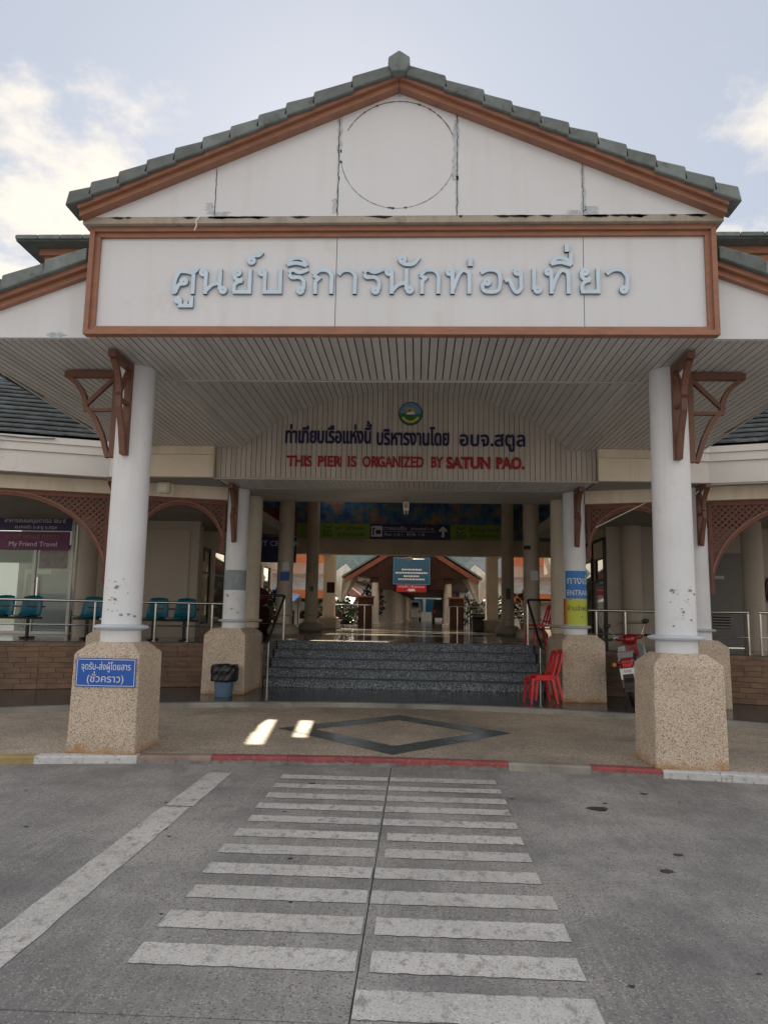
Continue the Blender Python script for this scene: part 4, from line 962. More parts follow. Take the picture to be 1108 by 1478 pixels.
for (x0, x1, lab, l1, l2) in ((-3.08, -1.33, 'dull green 5G banner left of the pier sign', 'NO1 NETWORK', 'IN THAILAND'), (1.33, 3.08, 'dull green 5G banner right of the pier sign', 'ห้ามสูบบุหรี่', 'ห้ามทิ้งขยะ')):
    t = banner(x0, x1, 4.05, 4.56, 24.76, SIGNG, lab, group='green banners over the hall')
    write('5G', x0+.34, 24.758, 4.12, .22, GTXT, t, 'print', .33)
    write('TRUE' if 0 else '◡', x0+.34, 24.758, 4.38, .1, GTXT, t, 'print', .3) if 0 else None
    b = MB(); b.ribbon([(x0+.2+.28*k/6, 24.757, 4.47-.05*math.sin(math.pi*k/6)) for k in range(7)], .002, .03, (0,1,0)); b.build('logo', GTXT, t)
    write(l1, x0+1.10, 24.758, 4.35, .10, GTXT, t, 'print', 1.0); write(l2, x0+1.12, 24.758, 4.15, .10, GTXT, t, 'print', .92)
t = banner(-3.9, -3.30, 4.05, 4.56, 24.76, SIGNG, 'short piece of green banner left of the second hall column', group='green banners over the hall')
t = banner(-1.31, 1.31, 4.05, 4.56, 24.75, SIGNN, 'navy pier direction sign with a white arrow pointing up', name='direction_sign')
W2 = mat('sign_print_white', (.82,.82,.84), .5, .05, 2)
b = MB(); b.box(-1.28, -.92, 24.745, 24.749, 4.13, 4.49); b.build('pictogram_panel', W2, t)
b = MB(); b.prism([(-1.12,4.22),(-.98,4.22),(-.95,4.30),(-1.0,4.36),(-1.1,4.36),(-1.15,4.30)], 24.741, 24.744); b.box(-1.24,-1.19,24.741,24.744,4.18,4.44); b.box(-1.19,-1.15,24.741,24.744,4.38,4.42); b.build('pictogram', SIGNN, t)
write('ทางลงเรือ', -.50, 24.748, 4.36, .105, W2, t, 'print', .78); write('(เทียบเรือที่ 1-4)', .40, 24.748, 4.37, .065, W2, t, 'print', .78)
b = MB(); b.box(-.88, .86, 24.745, 24.748, 4.305, 4.315); b.build('rule', W2, t)
write('Pier 1-5 |', -.55, 24.748, 4.17, .09, W2, t, 'print', .62); write('码头 1-5', .18, 24.748, 4.17, .09, W2, t, 'print', .60)
b = MB(); b.prism([(1.04,4.14),(1.13,4.14),(1.13,4.36),(1.22,4.30),(1.22,4.38),(1.085,4.51),(.95,4.38),(.95,4.30),(1.04,4.36)], 24.745, 24.748); b.build('arrow', W2, t)
# sign of the ticket desk between the left columns
t = banner(-5.10, -3.25, 3.80, 4.60, 21.6, mat('pink_sign', (.20,.03,.05), .5, .4, 2.5, rnd=0), 'dark red notice board above the ticket centre sign', name='notice_board')
t = banner(-5.10, -3.25, 3.02, 3.76, 21.6, SIGNN, 'navy ticket centre sign half hidden behind the left columns', name='ticket_sign')
write('TICKET CENTER', -4.02, 21.598, 3.50, .15, SIGNW, t, 'print', 1.66)
# side walls of the hall with tall windows
for s in (-1, 1):
    nm = 'left' if s < 0 else 'right'
    hw = thing('side_wall', (s*5.5, 20, 1.0), 'cream side wall of the hall with tall dark windows on the %s' % nm, 'wall')
    xw = s*5.45
    b = MB(); b.box(xw, xw+s*.15, 17.16, 31.2, 3.3, HZ-.002); b.build('upper_wall', CREAM, hw)
    b = MB(); b.box(xw, xw+s*.15, 17.16, 31.2, 1.0, 1.25); b.build('sill_wall', CREAM, hw)
    for k in range(8):
        y = 17.3+k*1.7
        b = MB(); b.box(xw, xw+s*.15, y, y+.35, 1.252, 3.298); b.build('pier', CREAM, hw)
        if k < 7:
            b = MB(); y0, y1 = y+.351, y+1.699
            b.box(xw+s*.04, xw+s*.09, y0, y0+.05, 1.252, 3.298); b.box(xw+s*.04, xw+s*.09, y1-.05, y1, 1.252, 3.298); b.box(xw+s*.04, xw+s*.09, y0+.051, y1-.051, 3.25, 3.298); b.box(xw+s*.04, xw+s*.09, y0+.051, y1-.051, 2.6, 2.65); b.box(xw+s*.04, xw+s*.09, y0+.051, y1-.051, 1.252, 1.30)
            f = b.build('window', BLACK, hw); b = MB(); b.box(xw+s*.055, xw+s*.065, y0+.051, y1-.051, 1.301, 3.249); b.build('pane', GLASS, f)

# ---- gabled walkway down to the piers
cor = thing('walkway_roof', (0, 34.5, 1.0), 'brown gabled walkway roof leading down to the piers', 'shelter')
EV, EZ, SLC, YC = 2.95, 3.28, .62, 34.4
b = MB(); b.prism([(-EV,EZ),(EV,EZ),(0,EZ+SLC*EV)], YC+.1, YC+.14); b.build('gable_backing', WOODD, cor)
x = -EV+.2
while x < EV-.2:
    zt = EZ+SLC*(EV-max(abs(x), abs(x+.17)))-.02
    if zt > EZ+.06: b = MB(); b.box(x+.008, x+.162, YC+.07, YC+.099, EZ-.02, zt); b.build('gable_board', WOODD, cor)
    x += .17
for s in (-1, 1):
    b = MB(); b.prism([(s*.002,EZ+SLC*EV+.02),(s*(EV+.1),EZ-.06),(s*(EV+.1),EZ-.30),(s*.002,EZ+SLC*EV-.22)], YC, YC+.069); b.build('barge_board', WOODM, cor)
    b = MB(); b.prism([(s*.002,EZ+SLC*EV+.10),(s*(EV+.25),EZ-.06),(s*(EV+.25),EZ+.02),(s*.002,EZ+SLC*EV+.22)], YC-.05, 76); b.build('roof_slope', TILE, cor)
    b = MB(); b.prism([(s*1.35,EZ+.0),(s*1.9,EZ+.0),(s*1.9,EZ-.25),(s*1.35,EZ-.25)], YC+.17, 76); b.build('eave_beam', WOODD, cor)
x = -1.45
while x < 1.44: b = MB(); b.box(x+.006, x+.154, YC+.07, YC+.099, 2.72, EZ-.022); b.build('gable_board', WOODD, cor); x += .162
b = MB(); b.box(-1.46, 1.46, YC+.10, YC+.16, 2.70, EZ-.03); b.build('header', WOODD, cor)
b = MB(); b.prism([(-EV,EZ+.002),(EV,EZ+.002),(EV,EZ+.04),(-EV,EZ+.04)], YC+.15, 76); b.build('ceiling', mat('walkway_ceiling', (.16,.10,.06), .6, .2, 2), cor)
cor.rotation_euler.z = rad(-1.9)
proto = None
for k in range(15):
    for s in (-1, 1):
        y = 34.75+k*2.75; xk = s*1.66+(y-34.5)*.033; nm = 'left' if s < 0 else 'right'
        lab = ('frontmost cream post of the walkway on the %s' % nm, 'second cream post of the walkway on the %s, just behind the front one' % nm, 'third cream post of the walkway on the %s, behind the second' % nm)[k] if k < 3 else 'one of the cream posts deep in the walkway on the %s' % nm
        if proto is None:
            proto = thing('walkway_post', (xk, y, 1.0), lab, 'post', 'posts lining the walkway')
            MB().lathe([(.18,1.22),(.17,1.3),(.17,3.02)], xk, y, 20).build('shaft', HALLW, proto, True)
            MB().lathe([(.25,1.0),(.25,1.15),(.19,1.22)], xk, y, 20).build('base', HALLW, proto, True)
        else: copy_thing(proto, (xk, y, 1.0), lab)
b = MB(); q = proto
t = banner(-.83, .83, 2.95, 4.17, 34.25, SIGNT, 'blue framed notice board hung on the walkway gable', fr=mat('sign_skyblue',(.10,.35,.6),.5,.05,2), name='notice_board', th=.04)
b = MB(); b.lathe([(.10,0),(.10,.01)], 0, 0, 20); o = b.build('crest', YEL, t); o.rotation_euler.x = rad(90); o.location = (0, -.01, .33)
rr = random.Random(9)
for k, (w, z) in enumerate(((.9,3.62),(1.45,3.47),(.7,3.32),(1.2,3.18))):
    b = MB(); x = -w/2
    while x < w/2: L = rr.uniform(.05,.13); b.box(x, min(x+L, w/2), 34.245, 34.249, z-.035, z+.035); x += L+.02
    b.build('print', W2, t)
t = banner(-.68, .68, 2.60, 3.10-.16, 34.2, SIGNR, 'red entrance sign with a white arrow under the blue notice board', name='entrance_sign')
write('ทางเข้า / Entrance', 0, 34.198, 2.80, .085, W2, t, 'print', 1.2)
b = MB(); b.prism([(-.20,2.66),(-.10,2.66),(-.10,2.635),(.10,2.635),(.10,2.66),(.20,2.66),(.12,2.75),(-.12,2.75)], 34.195, 34.198); b.build('arrow', W2, t)
t = thing('ceiling_fan', (0, 26.4, 3.55), 'small dark ceiling fan hanging in front of the walkway gable', 'fan')
b = MB(); b.tube([(0,26.4,4.3),(0,26.4,3.58)], .02, 8); b.build('rod', BLACK, t); b = MB().lathe([(.05,3.60),(.10,3.56),(.10,3.50),(.04,3.46)], 0, 26.4, 16); b.build('motor', ALU, t)
for a in (20, 140, 260):
    b = MB(); b.bar((.09*math.cos(rad(a)),26.4+.09*math.sin(rad(a)),3.53),(.52*math.cos(rad(a)),26.4+.52*math.sin(rad(a)),3.54),.11,.012,(-math.sin(rad(a)),math.cos(rad(a)),.2)); b.build('blade', ALU, t)
# turnstile cabinets and rails in front of the walkway
for s in (-1, 1):
    nm = 'left' if s < 0 else 'right'
    t = thing('gate_cabinet', (s*2.05, 33.6, 1.0), 'dark wooden gate cabinet on the %s of the walkway entrance' % nm, 'cabinet', 'cabinets at the walkway entrance')
    b = MB(); b.cham(s*2.0-.33, s*2.0+.33, 33.4, 33.9, 1.0, 2.30, .02); b.build('body', WOODD, t)
    b = MB(); b.cham(s*2.0-.37, s*2.0+.37, 33.35, 33.95, 2.30, 2.38, .015); b.build('top', WOODM, t)
    t = thing('gate_rail', (s*1.9, 32.9, 1.0), 'short steel hoop rail standing before the %s gate cabinet' % nm, 'railing', 'hoop rails at the walkway entrance')
    b = MB(); b.tube([(s*1.65,32.9,1.0),(s*1.65,32.9,1.95)], .025, 8); b.tube([(s*2.0,32.9,1.0),(s*2.0,32.9,1.95)], .025, 8); b.build('post', CHROME, t, True)
    b = MB(); b.tube([(s*1.6,32.9,1.97),(s*3.6,32.9,1.97)], .02, 8); b.build('rail', CHROME, t, True)
# parked vehicle and white block at the far end of the walkway
t = thing('far_building', (0, 78, 1.0), 'white and blue pier building seen through the far end of the walkway', 'building')
b = MB(); b.box(-9, 9, 78, 84, .2, 6.4); b.build('wall', SKIRT, t)
for x in (-7,-5.2,-3.4,-1.6,-.2,1.2,2.6,4.0,5.6):
    for z in (1.9, 4.0): b = MB(); b.box(x, x+1.1, 77.95, 77.99, z, z+1.3); b.build('window', SIGNT, t)
b = MB(); b.box(-9.4, 9.4, 77.4, 84.4, 6.4, 6.8); b.build('roof', TILE, t)
def van(x, y, m, lab, s=1.):
    t = thing('parked_van', (x, y, .98), lab, 'van')
    b = MB(); b.prism([(-.9,.35),(.9,.35),(.92,1.1),(.8,1.85),(.6,1.98),(-.6,1.98),(-.8,1.85),(-.92,1.1)], 0, 4.4); o = b.build('body', m, None); o.parent = t
    b = MB(); b.prism([(-.72,1.15),(.72,1.15),(.64,1.78),(-.64,1.78)], -.02, -.004); o = b.build('rear_window', GLASSD, None); o.parent = t
    for sx in (-1, 1):
        b = MB(); b.box(sx*.74-.08, sx*.74+.08, -.02, -.002, .8, 1.05); o = b.build('tail_light', SIGNR, None); o.parent = t
        for yy in (.9, 3.5):
            b = MB(); n = 18; b.prism([(yy+.33*math.cos(2*math.pi*k/n), .33+.33*math.sin(2*math.pi*k/n)) for k in range(n)], sx*.8-.1, sx*.8+.1, 'x'); o = b.build('wheel', BLACK, None); o.parent = t
van(2.6, 68, BLACK, 'black van seen from behind beyond the walkway')
van(-.2, 74, SKIRT, 'white van parked beyond the left posts of the walkway')
# ================================================================ TRAVEL SHOP FRONT AND DOORS
t = thing('glass_shop', (-8.6, 17, 1.0), 'aluminium framed glass shop front behind the blue seats', 'shop')
X0, XM, X1, Y0 = -9.55, -8.55, -7.65, 17.0
for a in ((X0, X0+.07, 1.0, 3.78), (XM-.04, XM+.04, 1.07, 2.97), (X1-.07, X1, 1.0, 3.78)): b = MB(); b.cham(a[0], a[1], Y0-.05, Y0+.03, a[2], a[3], .006); b.build('upright', ALU, t)
for z in (1.0, 2.975, 3.70): b = MB(); b.cham(X0+.071, X1-.071, Y0-.045, Y0+.025, z, z+.07, .006); b.build('transom', ALU, t)
for a, b_ in ((X0+.072, XM-.041), (XM+.041, X1-.072)): b = MB(); b.box(a, b_, Y0-.012, Y0-.004, 1.072, 2.972); b.build('pane', GLASSS, t)
b = MB(); b.box(X0, X1+.6, 17.3, 20, 1.0, 1.02); b.build('floor', GREYD, t)
b = MB(); b.box(X0-1, X1+.8, 20.0, 20.1, 1.0, 3.9); b.build('rear_wall', mat('shop_wall',(.30,.36,.35),.6,.2,1.5), t)
b = MB(); b.box(X0+.2, XM+.6, 18.6, 19.1, 1.02, 1.95); b.build('counter', SIGNT, t)
b = MB(); b.box(XM+.10, X1-.14, Y0-.02, Y0-.013, 2.5, 2.95); b.build('door_poster', mat('poster', (.34,.33,.32),.5,.15,9), t)
b = MB(); b.box(X0+.10, XM-.06, 17.03, 17.04, 2.62, 2.95); b.build('added_green_sheet', SIGNG, t)  # green sheet added behind the glass to brighten the shop front
b = MB(); b.box(X0+.45, X0+.53, 17.6, 17.64, 1.02, 2.5); b.box(X0+.531, XM+.10, 17.6, 17.64, 2.40, 2.5); b.build('added_pale_frame', SIGNW, t)  # pale frame, likewise added to brighten the shop front
b = MB(); b.box(XM+.22, X1-.12, 18.2, 18.23, 1.55, 2.05); b.build('leaflet_board', TARP, t)
b = MB(); b.box(XM+.20, X1-.1, 18.0, 18.5, 1.02, 1.40); b.build('dark_desk', BLACK, t)
b = MB(); b.cham(XM+.10, XM+.14, Y0-.09, Y0-.06, 1.7, 2.3, .004); b.build('door_handle', CHROME, t)
b = MB(); b.box(X0-1.2, X0-.01, Y0-.02, Y0, 1.0, 3.8); b.build('side_panel', WALLG, t)
t = banner(-9.45, -7.72, 3.36, 3.72, 16.90, SIGNN, 'navy sign in Thai above the travel shop door', name='shop_sign', th=.04)
write('อาคารสนับสนุนท่าเรือ โซน E', -8.58, 16.898, 3.55, .085, W2, t, 'print', 1.45); write('ต.ปากน้ำ อ.ละงู จ.สตูล', -8.55, 16.898, 3.41, .06, W2, t, 'print', 1.0)
t = banner(-9.42, -7.74, 2.90+.02, 3.34, 16.88, SIGNP, 'purple travel agency sign with white English name', name='shop_sign', th=.04)
write('มายด์ เฟรนด์ ทราเวล', -8.58, 16.878, 3.18, .085, mat('gold_print',(.34,.24,.12),.5,.1,3), t, 'print', 1.25); write('My Friend Travel', -8.58, 16.878, 3.0, .11, W2, t, 'print', 1.15)
t = banner(-9.62, -9.50, 3.36, 3.72, 16.90, SIGNR, 'edge of a red sign left of the navy shop sign', name='shop_sign', th=.04)
# grey metal door
t = thing('metal_door', (7.09, 17, 1.0), 'grey metal door with a louvre near its foot', 'door')
b = MB(); b.cham(6.66, 7.52, 16.98, 17.03, 1.01, 3.0, .006); b.build('leaf', GREYD, t)
b = MB(); b.box(6.60, 6.655, 16.94, 17.1, 1.0, 3.06); b.box(7.525, 7.58, 16.94, 17.1, 1.0, 3.06); b.box(6.656, 7.524, 16.94, 17.1, 3.005, 3.06); b.build('frame', GREYD, t)
b = MB(); b.box(6.76, 7.12, 16.972, 16.979, 1.42, 1.72); lv = b.build('louvre', BLACK, t)
for k in range(5): b = MB(); b.bar((6.76, 16.965, 1.45+k*.06), (7.12, 16.965, 1.45+k*.06), .03, .012, (0,1,.6)); b.build('louvre_slat', ALU, lv)
b = MB(); b.box(6.80, 7.02, 16.974, 16.978, 2.5, 2.57); b.build('label_plate', ALU, t)
# glass doors glimpsed on the right, behind the twin column
t = thing('glass_doors', (4.3, 17.2, 1.0), 'dark framed glass doors in the right wing behind the motorcycle', 'door')
for y in (17.0, 18.2, 19.4): b = MB(); b.box(4.40, 4.46, y, y+.07, 1.0, 3.4); b.build('upright', BLACK, t)
for y in (17.08, 18.28): b = MB(); b.box(4.42, 4.43, y, y+1.11, 1.05, 2.4); b.build('pane', GLASS, t)
for z in (1.0, 2.41, 3.35): b = MB(); b.box(4.405, 4.455, 17.08, 19.39, z, z+.05); b.build('transom', BLACK, t)
b = MB(); b.box(4.405, 4.45, 17.16, 19.39, 3.41, 3.9); b.build('panel', WALLG, t)
# red fire hose on the right wall
t = thing('fire_hose', (7.95, 16.9, 2.2), 'coiled dark red fire hose hanging on the right wall', 'fire hose')
b = MB(); b.tube([(8.0+.13*math.cos(a)*1., 16.90, 2.28+.26*math.sin(a)) for a in [2*math.pi*k/22 for k in range(23)]], .028, 8, False); b.build('coil', BLACK, t, True)
b = MB(); b.cham(7.94, 8.14, 16.86, 16.97, 2.05, 2.42, .02); b.build('box', SIGNR, t)

# ================================================================ RAILINGS ON THE WINGS AND STAIR HANDRAILS
def wf(x):
    x = abs(x)
    for (a, b), (c, d) in zip(WF, WF[1:]):
        if a <= x <= c: return b+(d-b)*(x-a)/(c-a)
    return WF[-1][1]
def railing(xs, label, grp, rail_ext=0.08, top=.72, mid=.30, end_down=False):
    t = thing('railing', (sum(xs)/len(xs), wf(xs[0])+.12, 1.0), label, 'railing', grp)
    P = lambda x, z: (x, wf(x)+.12, z)
    for x in xs:
        b = MB(); b.tube([P(x, 1.005), P(x, 1.0+top)], .020, 10); b.build('post', CHROME, t, True)
        b = MB().lathe([(.05,1.003),(.05,1.012),(.022,1.02)], x, wf(x)+.12, 14); b.build('foot', CHROME, t, True)
    lo, hi = min(xs), max(xs); n = 8; seg = [lo-rail_ext+(hi-lo+2*rail_ext)*k/n for k in range(n+1)]
    b = MB(); b.tube([P(x, 1.0+top+.02) for x in seg], .025, 10); b.build('top_rail', CHROME, t, True)
    b = MB(); b.tube([P(x, 1.0+mid) for x in seg], .014, 8); b.build('mid_rail', CHROME, t, True)
    return t
railing([-8.9, -7.3, -5.72], 'steel railing at the outer end of the left wing, in front of the blue seats', 'steel railings of the wings', .5)
railing([-4.72, -4.15, -3.72], 'short steel railing between the left wing column and the twin column', 'steel railings of the wings', .3)
railing([3.66, 4.17, 4.68], 'short steel railing behind the motorcycle', 'steel railings of the wings', .14)
railing([5.40, 6.10], 'steel railing before the grey metal door', 'steel railings of the wings', .02)
railing([6.28, 7.8, 9.2], 'steel railing at the outer end of the right wing', 'steel railings of the wings', .02)
for s in (-1, 1):
    nm = 'left' if s < 0 else 'right'; X = s*2.60
    t = thing('handrail', (X, 15.3, .16), 'steel handrail on the %s side of the granite steps' % nm, 'railing', 'handrails beside the steps')
    b = MB(); b.tube([(X,14.62,.162),(X,14.62,1.04)], .020, 10); b.build('post', CHROME, t, True)
    b = MB(); b.tube([(X,16.25,1.002),(X,16.25,1.92)], .020, 10); b.build('post', CHROME, t, True)
    b = MB(); b.tube([(X,14.50,1.03),(X,14.62,1.07),(X,16.22,1.93),(X+s*.02,16.27,1.95),(X+s*.10,16.28,1.955),(X+s*.95,16.28,1.955)], .027, 10); b.build('hand_rail', STEELD, t, True)
    b = MB(); b.tube([(X+s*.03,16.28,1.35),(X+s*.95,16.28,1.35)], .014, 8); b.build('mid_rail', CHROME, t, True)
    b = MB(); b.tube([(X+s*.93,16.28,1.002),(X+s*.93,16.28,1.93)], .020, 10); b.build('post', CHROME, t, True)

# ================================================================ SIGNS ON THE COLUMNS
t = thing('pedestal_sign', (-3.06, 8.06, .93), 'blue plate with two lines of white Thai text on the left front pedestal', 'sign')
b = MB(); b.box(-3.385, -2.735, 8.052, 8.060, .775, 1.075); b.build('plate', SIGNB, t)
b = MB(); z0, z1, x0, x1, f = .785, 1.065, -3.375, -2.745, .006
for a in ((x0,x1,z1-f,z1),(x0,x1,z0,z0+f),(x0,x0+f,z0+f,z1-f),(x1-f,x1,z0+f,z1-f)): b.box(a[0],a[1],8.050,8.0518,a[2],a[3])
b.build('border', SIGNW, t)
write('จุดรับ-ส่งผู้โดยสาร', -3.06, 8.0515, .955, .062, SIGNW, t, 'print', .54, .003); write('(ชั่วคราว)', -3.06, 8.0515, .825, .068, SIGNW, t, 'print', .41, .003)
# notices wrapped round the right twin column
t = thing('entrance_notice', (3.07, 13.68, 2.0), 'blue entrance notice wrapped round the right column, above the lime one', 'sign')
cx, cy, R_ = 3.07, 13.68, .2085
def wrap_panel(a0, a1, z0, z1, R, m, nm, t):
    n = 24; b = MB(); vs = []
    for k in range(n+1): a = rad(a0+(a1-a0)*k/n); vs += [(cx+R*math.cos(a), cy+R*math.sin(a), z0), (cx+R*math.cos(a), cy+R*math.sin(a), z1), (cx+(R-.003)*math.cos(a), cy+(R-.003)*math.sin(a), z0), (cx+(R-.003)*math.cos(a), cy+(R-.003)*math.sin(a), z1)]
    b.add(vs, [f for k in range(n) for f in ((4*k,4*k+4,4*k+5,4*k+1),(4*k+1,4*k+5,4*k+7,4*k+3),(4*k,4*k+2,4*k+6,4*k+4))]); return b.build(nm, m, t, True)
wrap_panel(-152, 10, 1.93, 2.42, R_, mat('notice_blue', (.02, .20, .60), .4, .05, 2, rnd=0), 'sheet', t)
def wrapped(R): return lambda u, v, d: (cx+(R+d)*math.cos(rad(-142)+u/R), cy+(R+d)*math.sin(rad(-142)+u/R), v)
def wwrite(text, z, h, w, m, t):
    pl = wrapped(R_+.0015); write(text, 0, 0, 0, h, m, t, 'print', w, .0008, 'l', place=lambda u, v, d: pl(u, v+z, d))
wwrite('ทางเข้า', 2.19, .115, .50, SIGNW, t); wwrite('ENTRANCE', 1.99, .095, .56, SIGNW, t)
t = thing('lime_notice', (3.07, 13.68, 1.65), 'lime and red notice wrapped round the right column below the blue one', 'sign')
def lime_mat():
    m = bpy.data.materials.new('lime_notice'); m.use_nodes = True; nt = m.node_tree; N = nt.nodes; L = nt.links; b = N['Principled BSDF']; b.inputs['Roughness'].default_value = .5
    tc = N.new('ShaderNodeTexCoord'); sp = N.new('ShaderNodeSeparateXYZ'); L.new(tc.outputs['Object'], sp.inputs[0]); r = N.new('ShaderNodeValToRGB'); cr = r.color_ramp
    mr = N.new('ShaderNodeMapRange'); mr.inputs[1].default_value = -.215; mr.inputs[2].default_value = .215; L.new(sp.outputs[0], mr.inputs[0]); L.new(mr.outputs[0], r.inputs[0])
    cr.elements[0].position = 0; cr.elements[0].color = (.42,.03,.02,1); cr.elements[1].position = 1; cr.elements[1].color = (.50,.60,.08,1)
    for p, c in ((.06,(.55,.16,.03,1)),(.14,(.62,.50,.08,1)),(.24,(.56,.62,.07,1))): e = cr.elements.new(p); e.color = c
    L.new(r.outputs[0], b.inputs['Base Color']); return m
wrap_panel(-172, 10, 1.47, 1.925, R_, lime_mat(), 'sheet', t)
pl_ = wrapped(R_+.0015); write('ห้ามจำหน่าย', 0, 0, 0, .075, GTXT, t, 'print', .52, .0008, 'l', place=lambda u, v, d: pl_(u, v+1.72, d))
# grey repaint patch on the left column
t = thing('paint_patch', (-3.07, 13.68, 2.1), 'worn grey-blue painted band round the left twin column', 'paint patch')
cx = -3.07; wrap_panel(-178, -10, 1.98, 2.34, .2075, mat('grey_band', (.27,.31,.36), .6, .12, 5, cov=((.60,.58,.56), 7, .60), rnd=0), 'band', t)
# small stickers on inner columns
def sticker(x, y, z, w, h, m, lab, name='sticker'):
    t = thing(name, (x, y, z), lab, 'sticker'); b = MB(); b.box(x-w/2, x+w/2, y, y+.003, z-h/2, z+h/2); b.build('sheet', m, t); return t
a = sticker(-3.08, 18.985, 2.75, .17, .20, SIGNW, 'white no smoking sticker on the first left hall column')
b = MB(); b.lathe([(.05,0),(.065,0),(.065,.002),(.05,.002)], 0, 0, 20); o = b.build('ring', SIGNR, a); o.rotation_euler.x = rad(90); o.location = (0, -.002, 0)
sticker(-3.10, 18.975, 2.50, .24, .22, SIGNB, 'blue square sticker below the white one on the left hall column')
a = sticker(3.17, 18.985, 2.62, .19, .24, SIGNW, 'white no smoking sticker on the first right hall column')
b = MB(); b.lathe([(.05,0),(.07,0),(.07,.002),(.05,.002)], 0, 0, 20); o = b.build('ring', SIGNR, a); o.rotation_euler.x = rad(90); o.location = (0, -.002, 0)
sticker(3.0, 18.99, 3.32, .17, .10, BLACK, 'small black plate high on the first right hall column')
sticker(-5.12, 17.775, 2.35, .16, .14, SIGNB, 'small blue sticker on the arcade column behind the blue seats')
sticker(-5.05, 17.775, 2.14, .14, .14, mat('faded_sticker', (.30,.24,.22), .6, .1, 4), 'faded brown sticker on the arcade column behind the blue seats')
sticker(-2.98, 28.265, 2.55, .30, .40, WOODD, 'dark notice on the left square pillar')
# lamps: floodlight on the left fascia, small lantern under the beam, cable
t = thing('floodlight', (-4.22, 12.9, 3.74), 'cream square floodlight hanging under the left fascia', 'floodlight')
b = MB(); b.cham(-4.33, -4.12, 12.84, 12.98, 3.64, 3.83, .02); b.build('housing', CREAM, t); b = MB(); b.cham(-4.31, -4.14, 12.83, 12.845, 3.66, 3.81, .01); b.build('lens', mat('milky_lens', (.55,.53,.46), .3, .05, 3), t)
b = MB(); b.tube([(-4.10,12.9,3.83),(-4.06,12.9,3.74),(-4.08,12.9,3.60)], .008, 6); b.build('cable', CREAM, t)
t = thing('hanging_lantern', (0, 14.9, 3.8), 'small square lantern hanging under the beam over the steps', 'lamp')
b = MB(); b.cham(-.05, .07, 14.85, 14.97, 3.66, 3.83, .01); b.build('housing', SIGNW, t); b = MB(); b.cham(-.03, .05, 14.843, 14.851, 3.70, 3.80, .004); b.build('lens', mat('amber_lens', (.55,.33,.12), .3, .1, 3), t)
b = MB(); b.box(-.03, -.01, 14.87, 14.9, 3.58, 3.66); b.box(.03, .05, 14.87, 14.9, 3.58, 3.66); b.build('bracket_leg', SIGNW, t)
t = thing('cable', (5.6, 12.6, 3.9), 'white cable run along the underside of the right fascia', 'cable')
b = MB(); b.tube([(4.95,12.9,3.70),(5.02,12.75,3.80),(5.15,12.66,3.845),(5.4,12.56,3.85),(6.5,12.16,3.84),(7.6,11.8,3.845)], .012, 6); b.build('run', SIGNW, t, True)
t = thing('light_tube', (3.9, 13.8, 3.5), 'thin pale tube slanting across the right lattice arch', 'tube')
b = MB(); b.tube([(3.42,13.5,3.20),(4.32,13.3,3.66)], .010, 6); b.build('tube', SIGNW, t, True)

# ================================================================ SEATS
def seat_bench(x0, y, n, label, rz=0.):
    t = thing('seat_bench', (x0, y, 1.0), label, 'seats', 'benches of teal shell seats in the left wing')
    W = .56
    b = MB(); b.bar((x0-.1, y+.05, 1.40), (x0+n*W-.05, y+.05, 1.40), .06, .05); b.build('beam', BLACK, t)
    b = MB(); b.bar((x0+.0, y+.26, 1.62), (x0+n*W-.1, y+.26, 1.62), .03, .03); b.build('back_bar', BLACK, t)
    for x in (x0+.18, x0+n*W-.32):
        b = MB(); b.bar((x,y+.05,1.0),(x,y+.05,1.38),.05,.05); b.bar((x,y-.2,1.02),(x,y+.32,1.02),.05,.035,(1,0,0)); b.build('leg', BLACK, t)
    for k in range(n):
        xc = x0+.2+k*W; m = MB(); nx, ny = 8, 12; vs = []
        for j_ in range(ny+1):
            v = j_/ny
            if v < .5: yy = y-.20+.42*(v/.5); zz = 1.44+.02*math.cos(math.pi*v/.5)+(.03*(v/.5)**3); wd = .22
            else: q = (v-.5)/.5; yy = y+.22+.09*q; zz = 1.47+.37*q; wd = .22-.035*q**2
            for i in range(nx+1):
                u = 2*i/nx-1; cv = .045*(1-u*u); vs.append((xc+u*wd*(1-.05*max(0, (v-.9)*10)), yy+(cv if v > .5 else cv*.3*v)-.03, zz-(cv*.7 if v <= .5 else 0)-(.02*u*u*max(0,(v-.85)*6.6))))
        fs = [(j_*(nx+1)+i, j_*(nx+1)+i+1, (j_+1)*(nx+1)+i+1, (j_+1)*(nx+1)+i) for j_ in range(ny) for i in range(nx)]
        m.add(vs, fs); o = m.build('seat_shell', SEATB, t, True); sm = o.modifiers.new('thick', 'SOLIDIFY'); sm.thickness = .014
    return t
seat_bench(-8.75, 14.6, 3, 'bench of teal shell seats in front of the travel shop, cut by the photo edge')
seat_bench(-6.45, 14.75, 2, 'pair of teal shell seats left of the front column')
seat_bench(-5.12, 14.75, 2, 'pair of teal shell seats right of the front column')

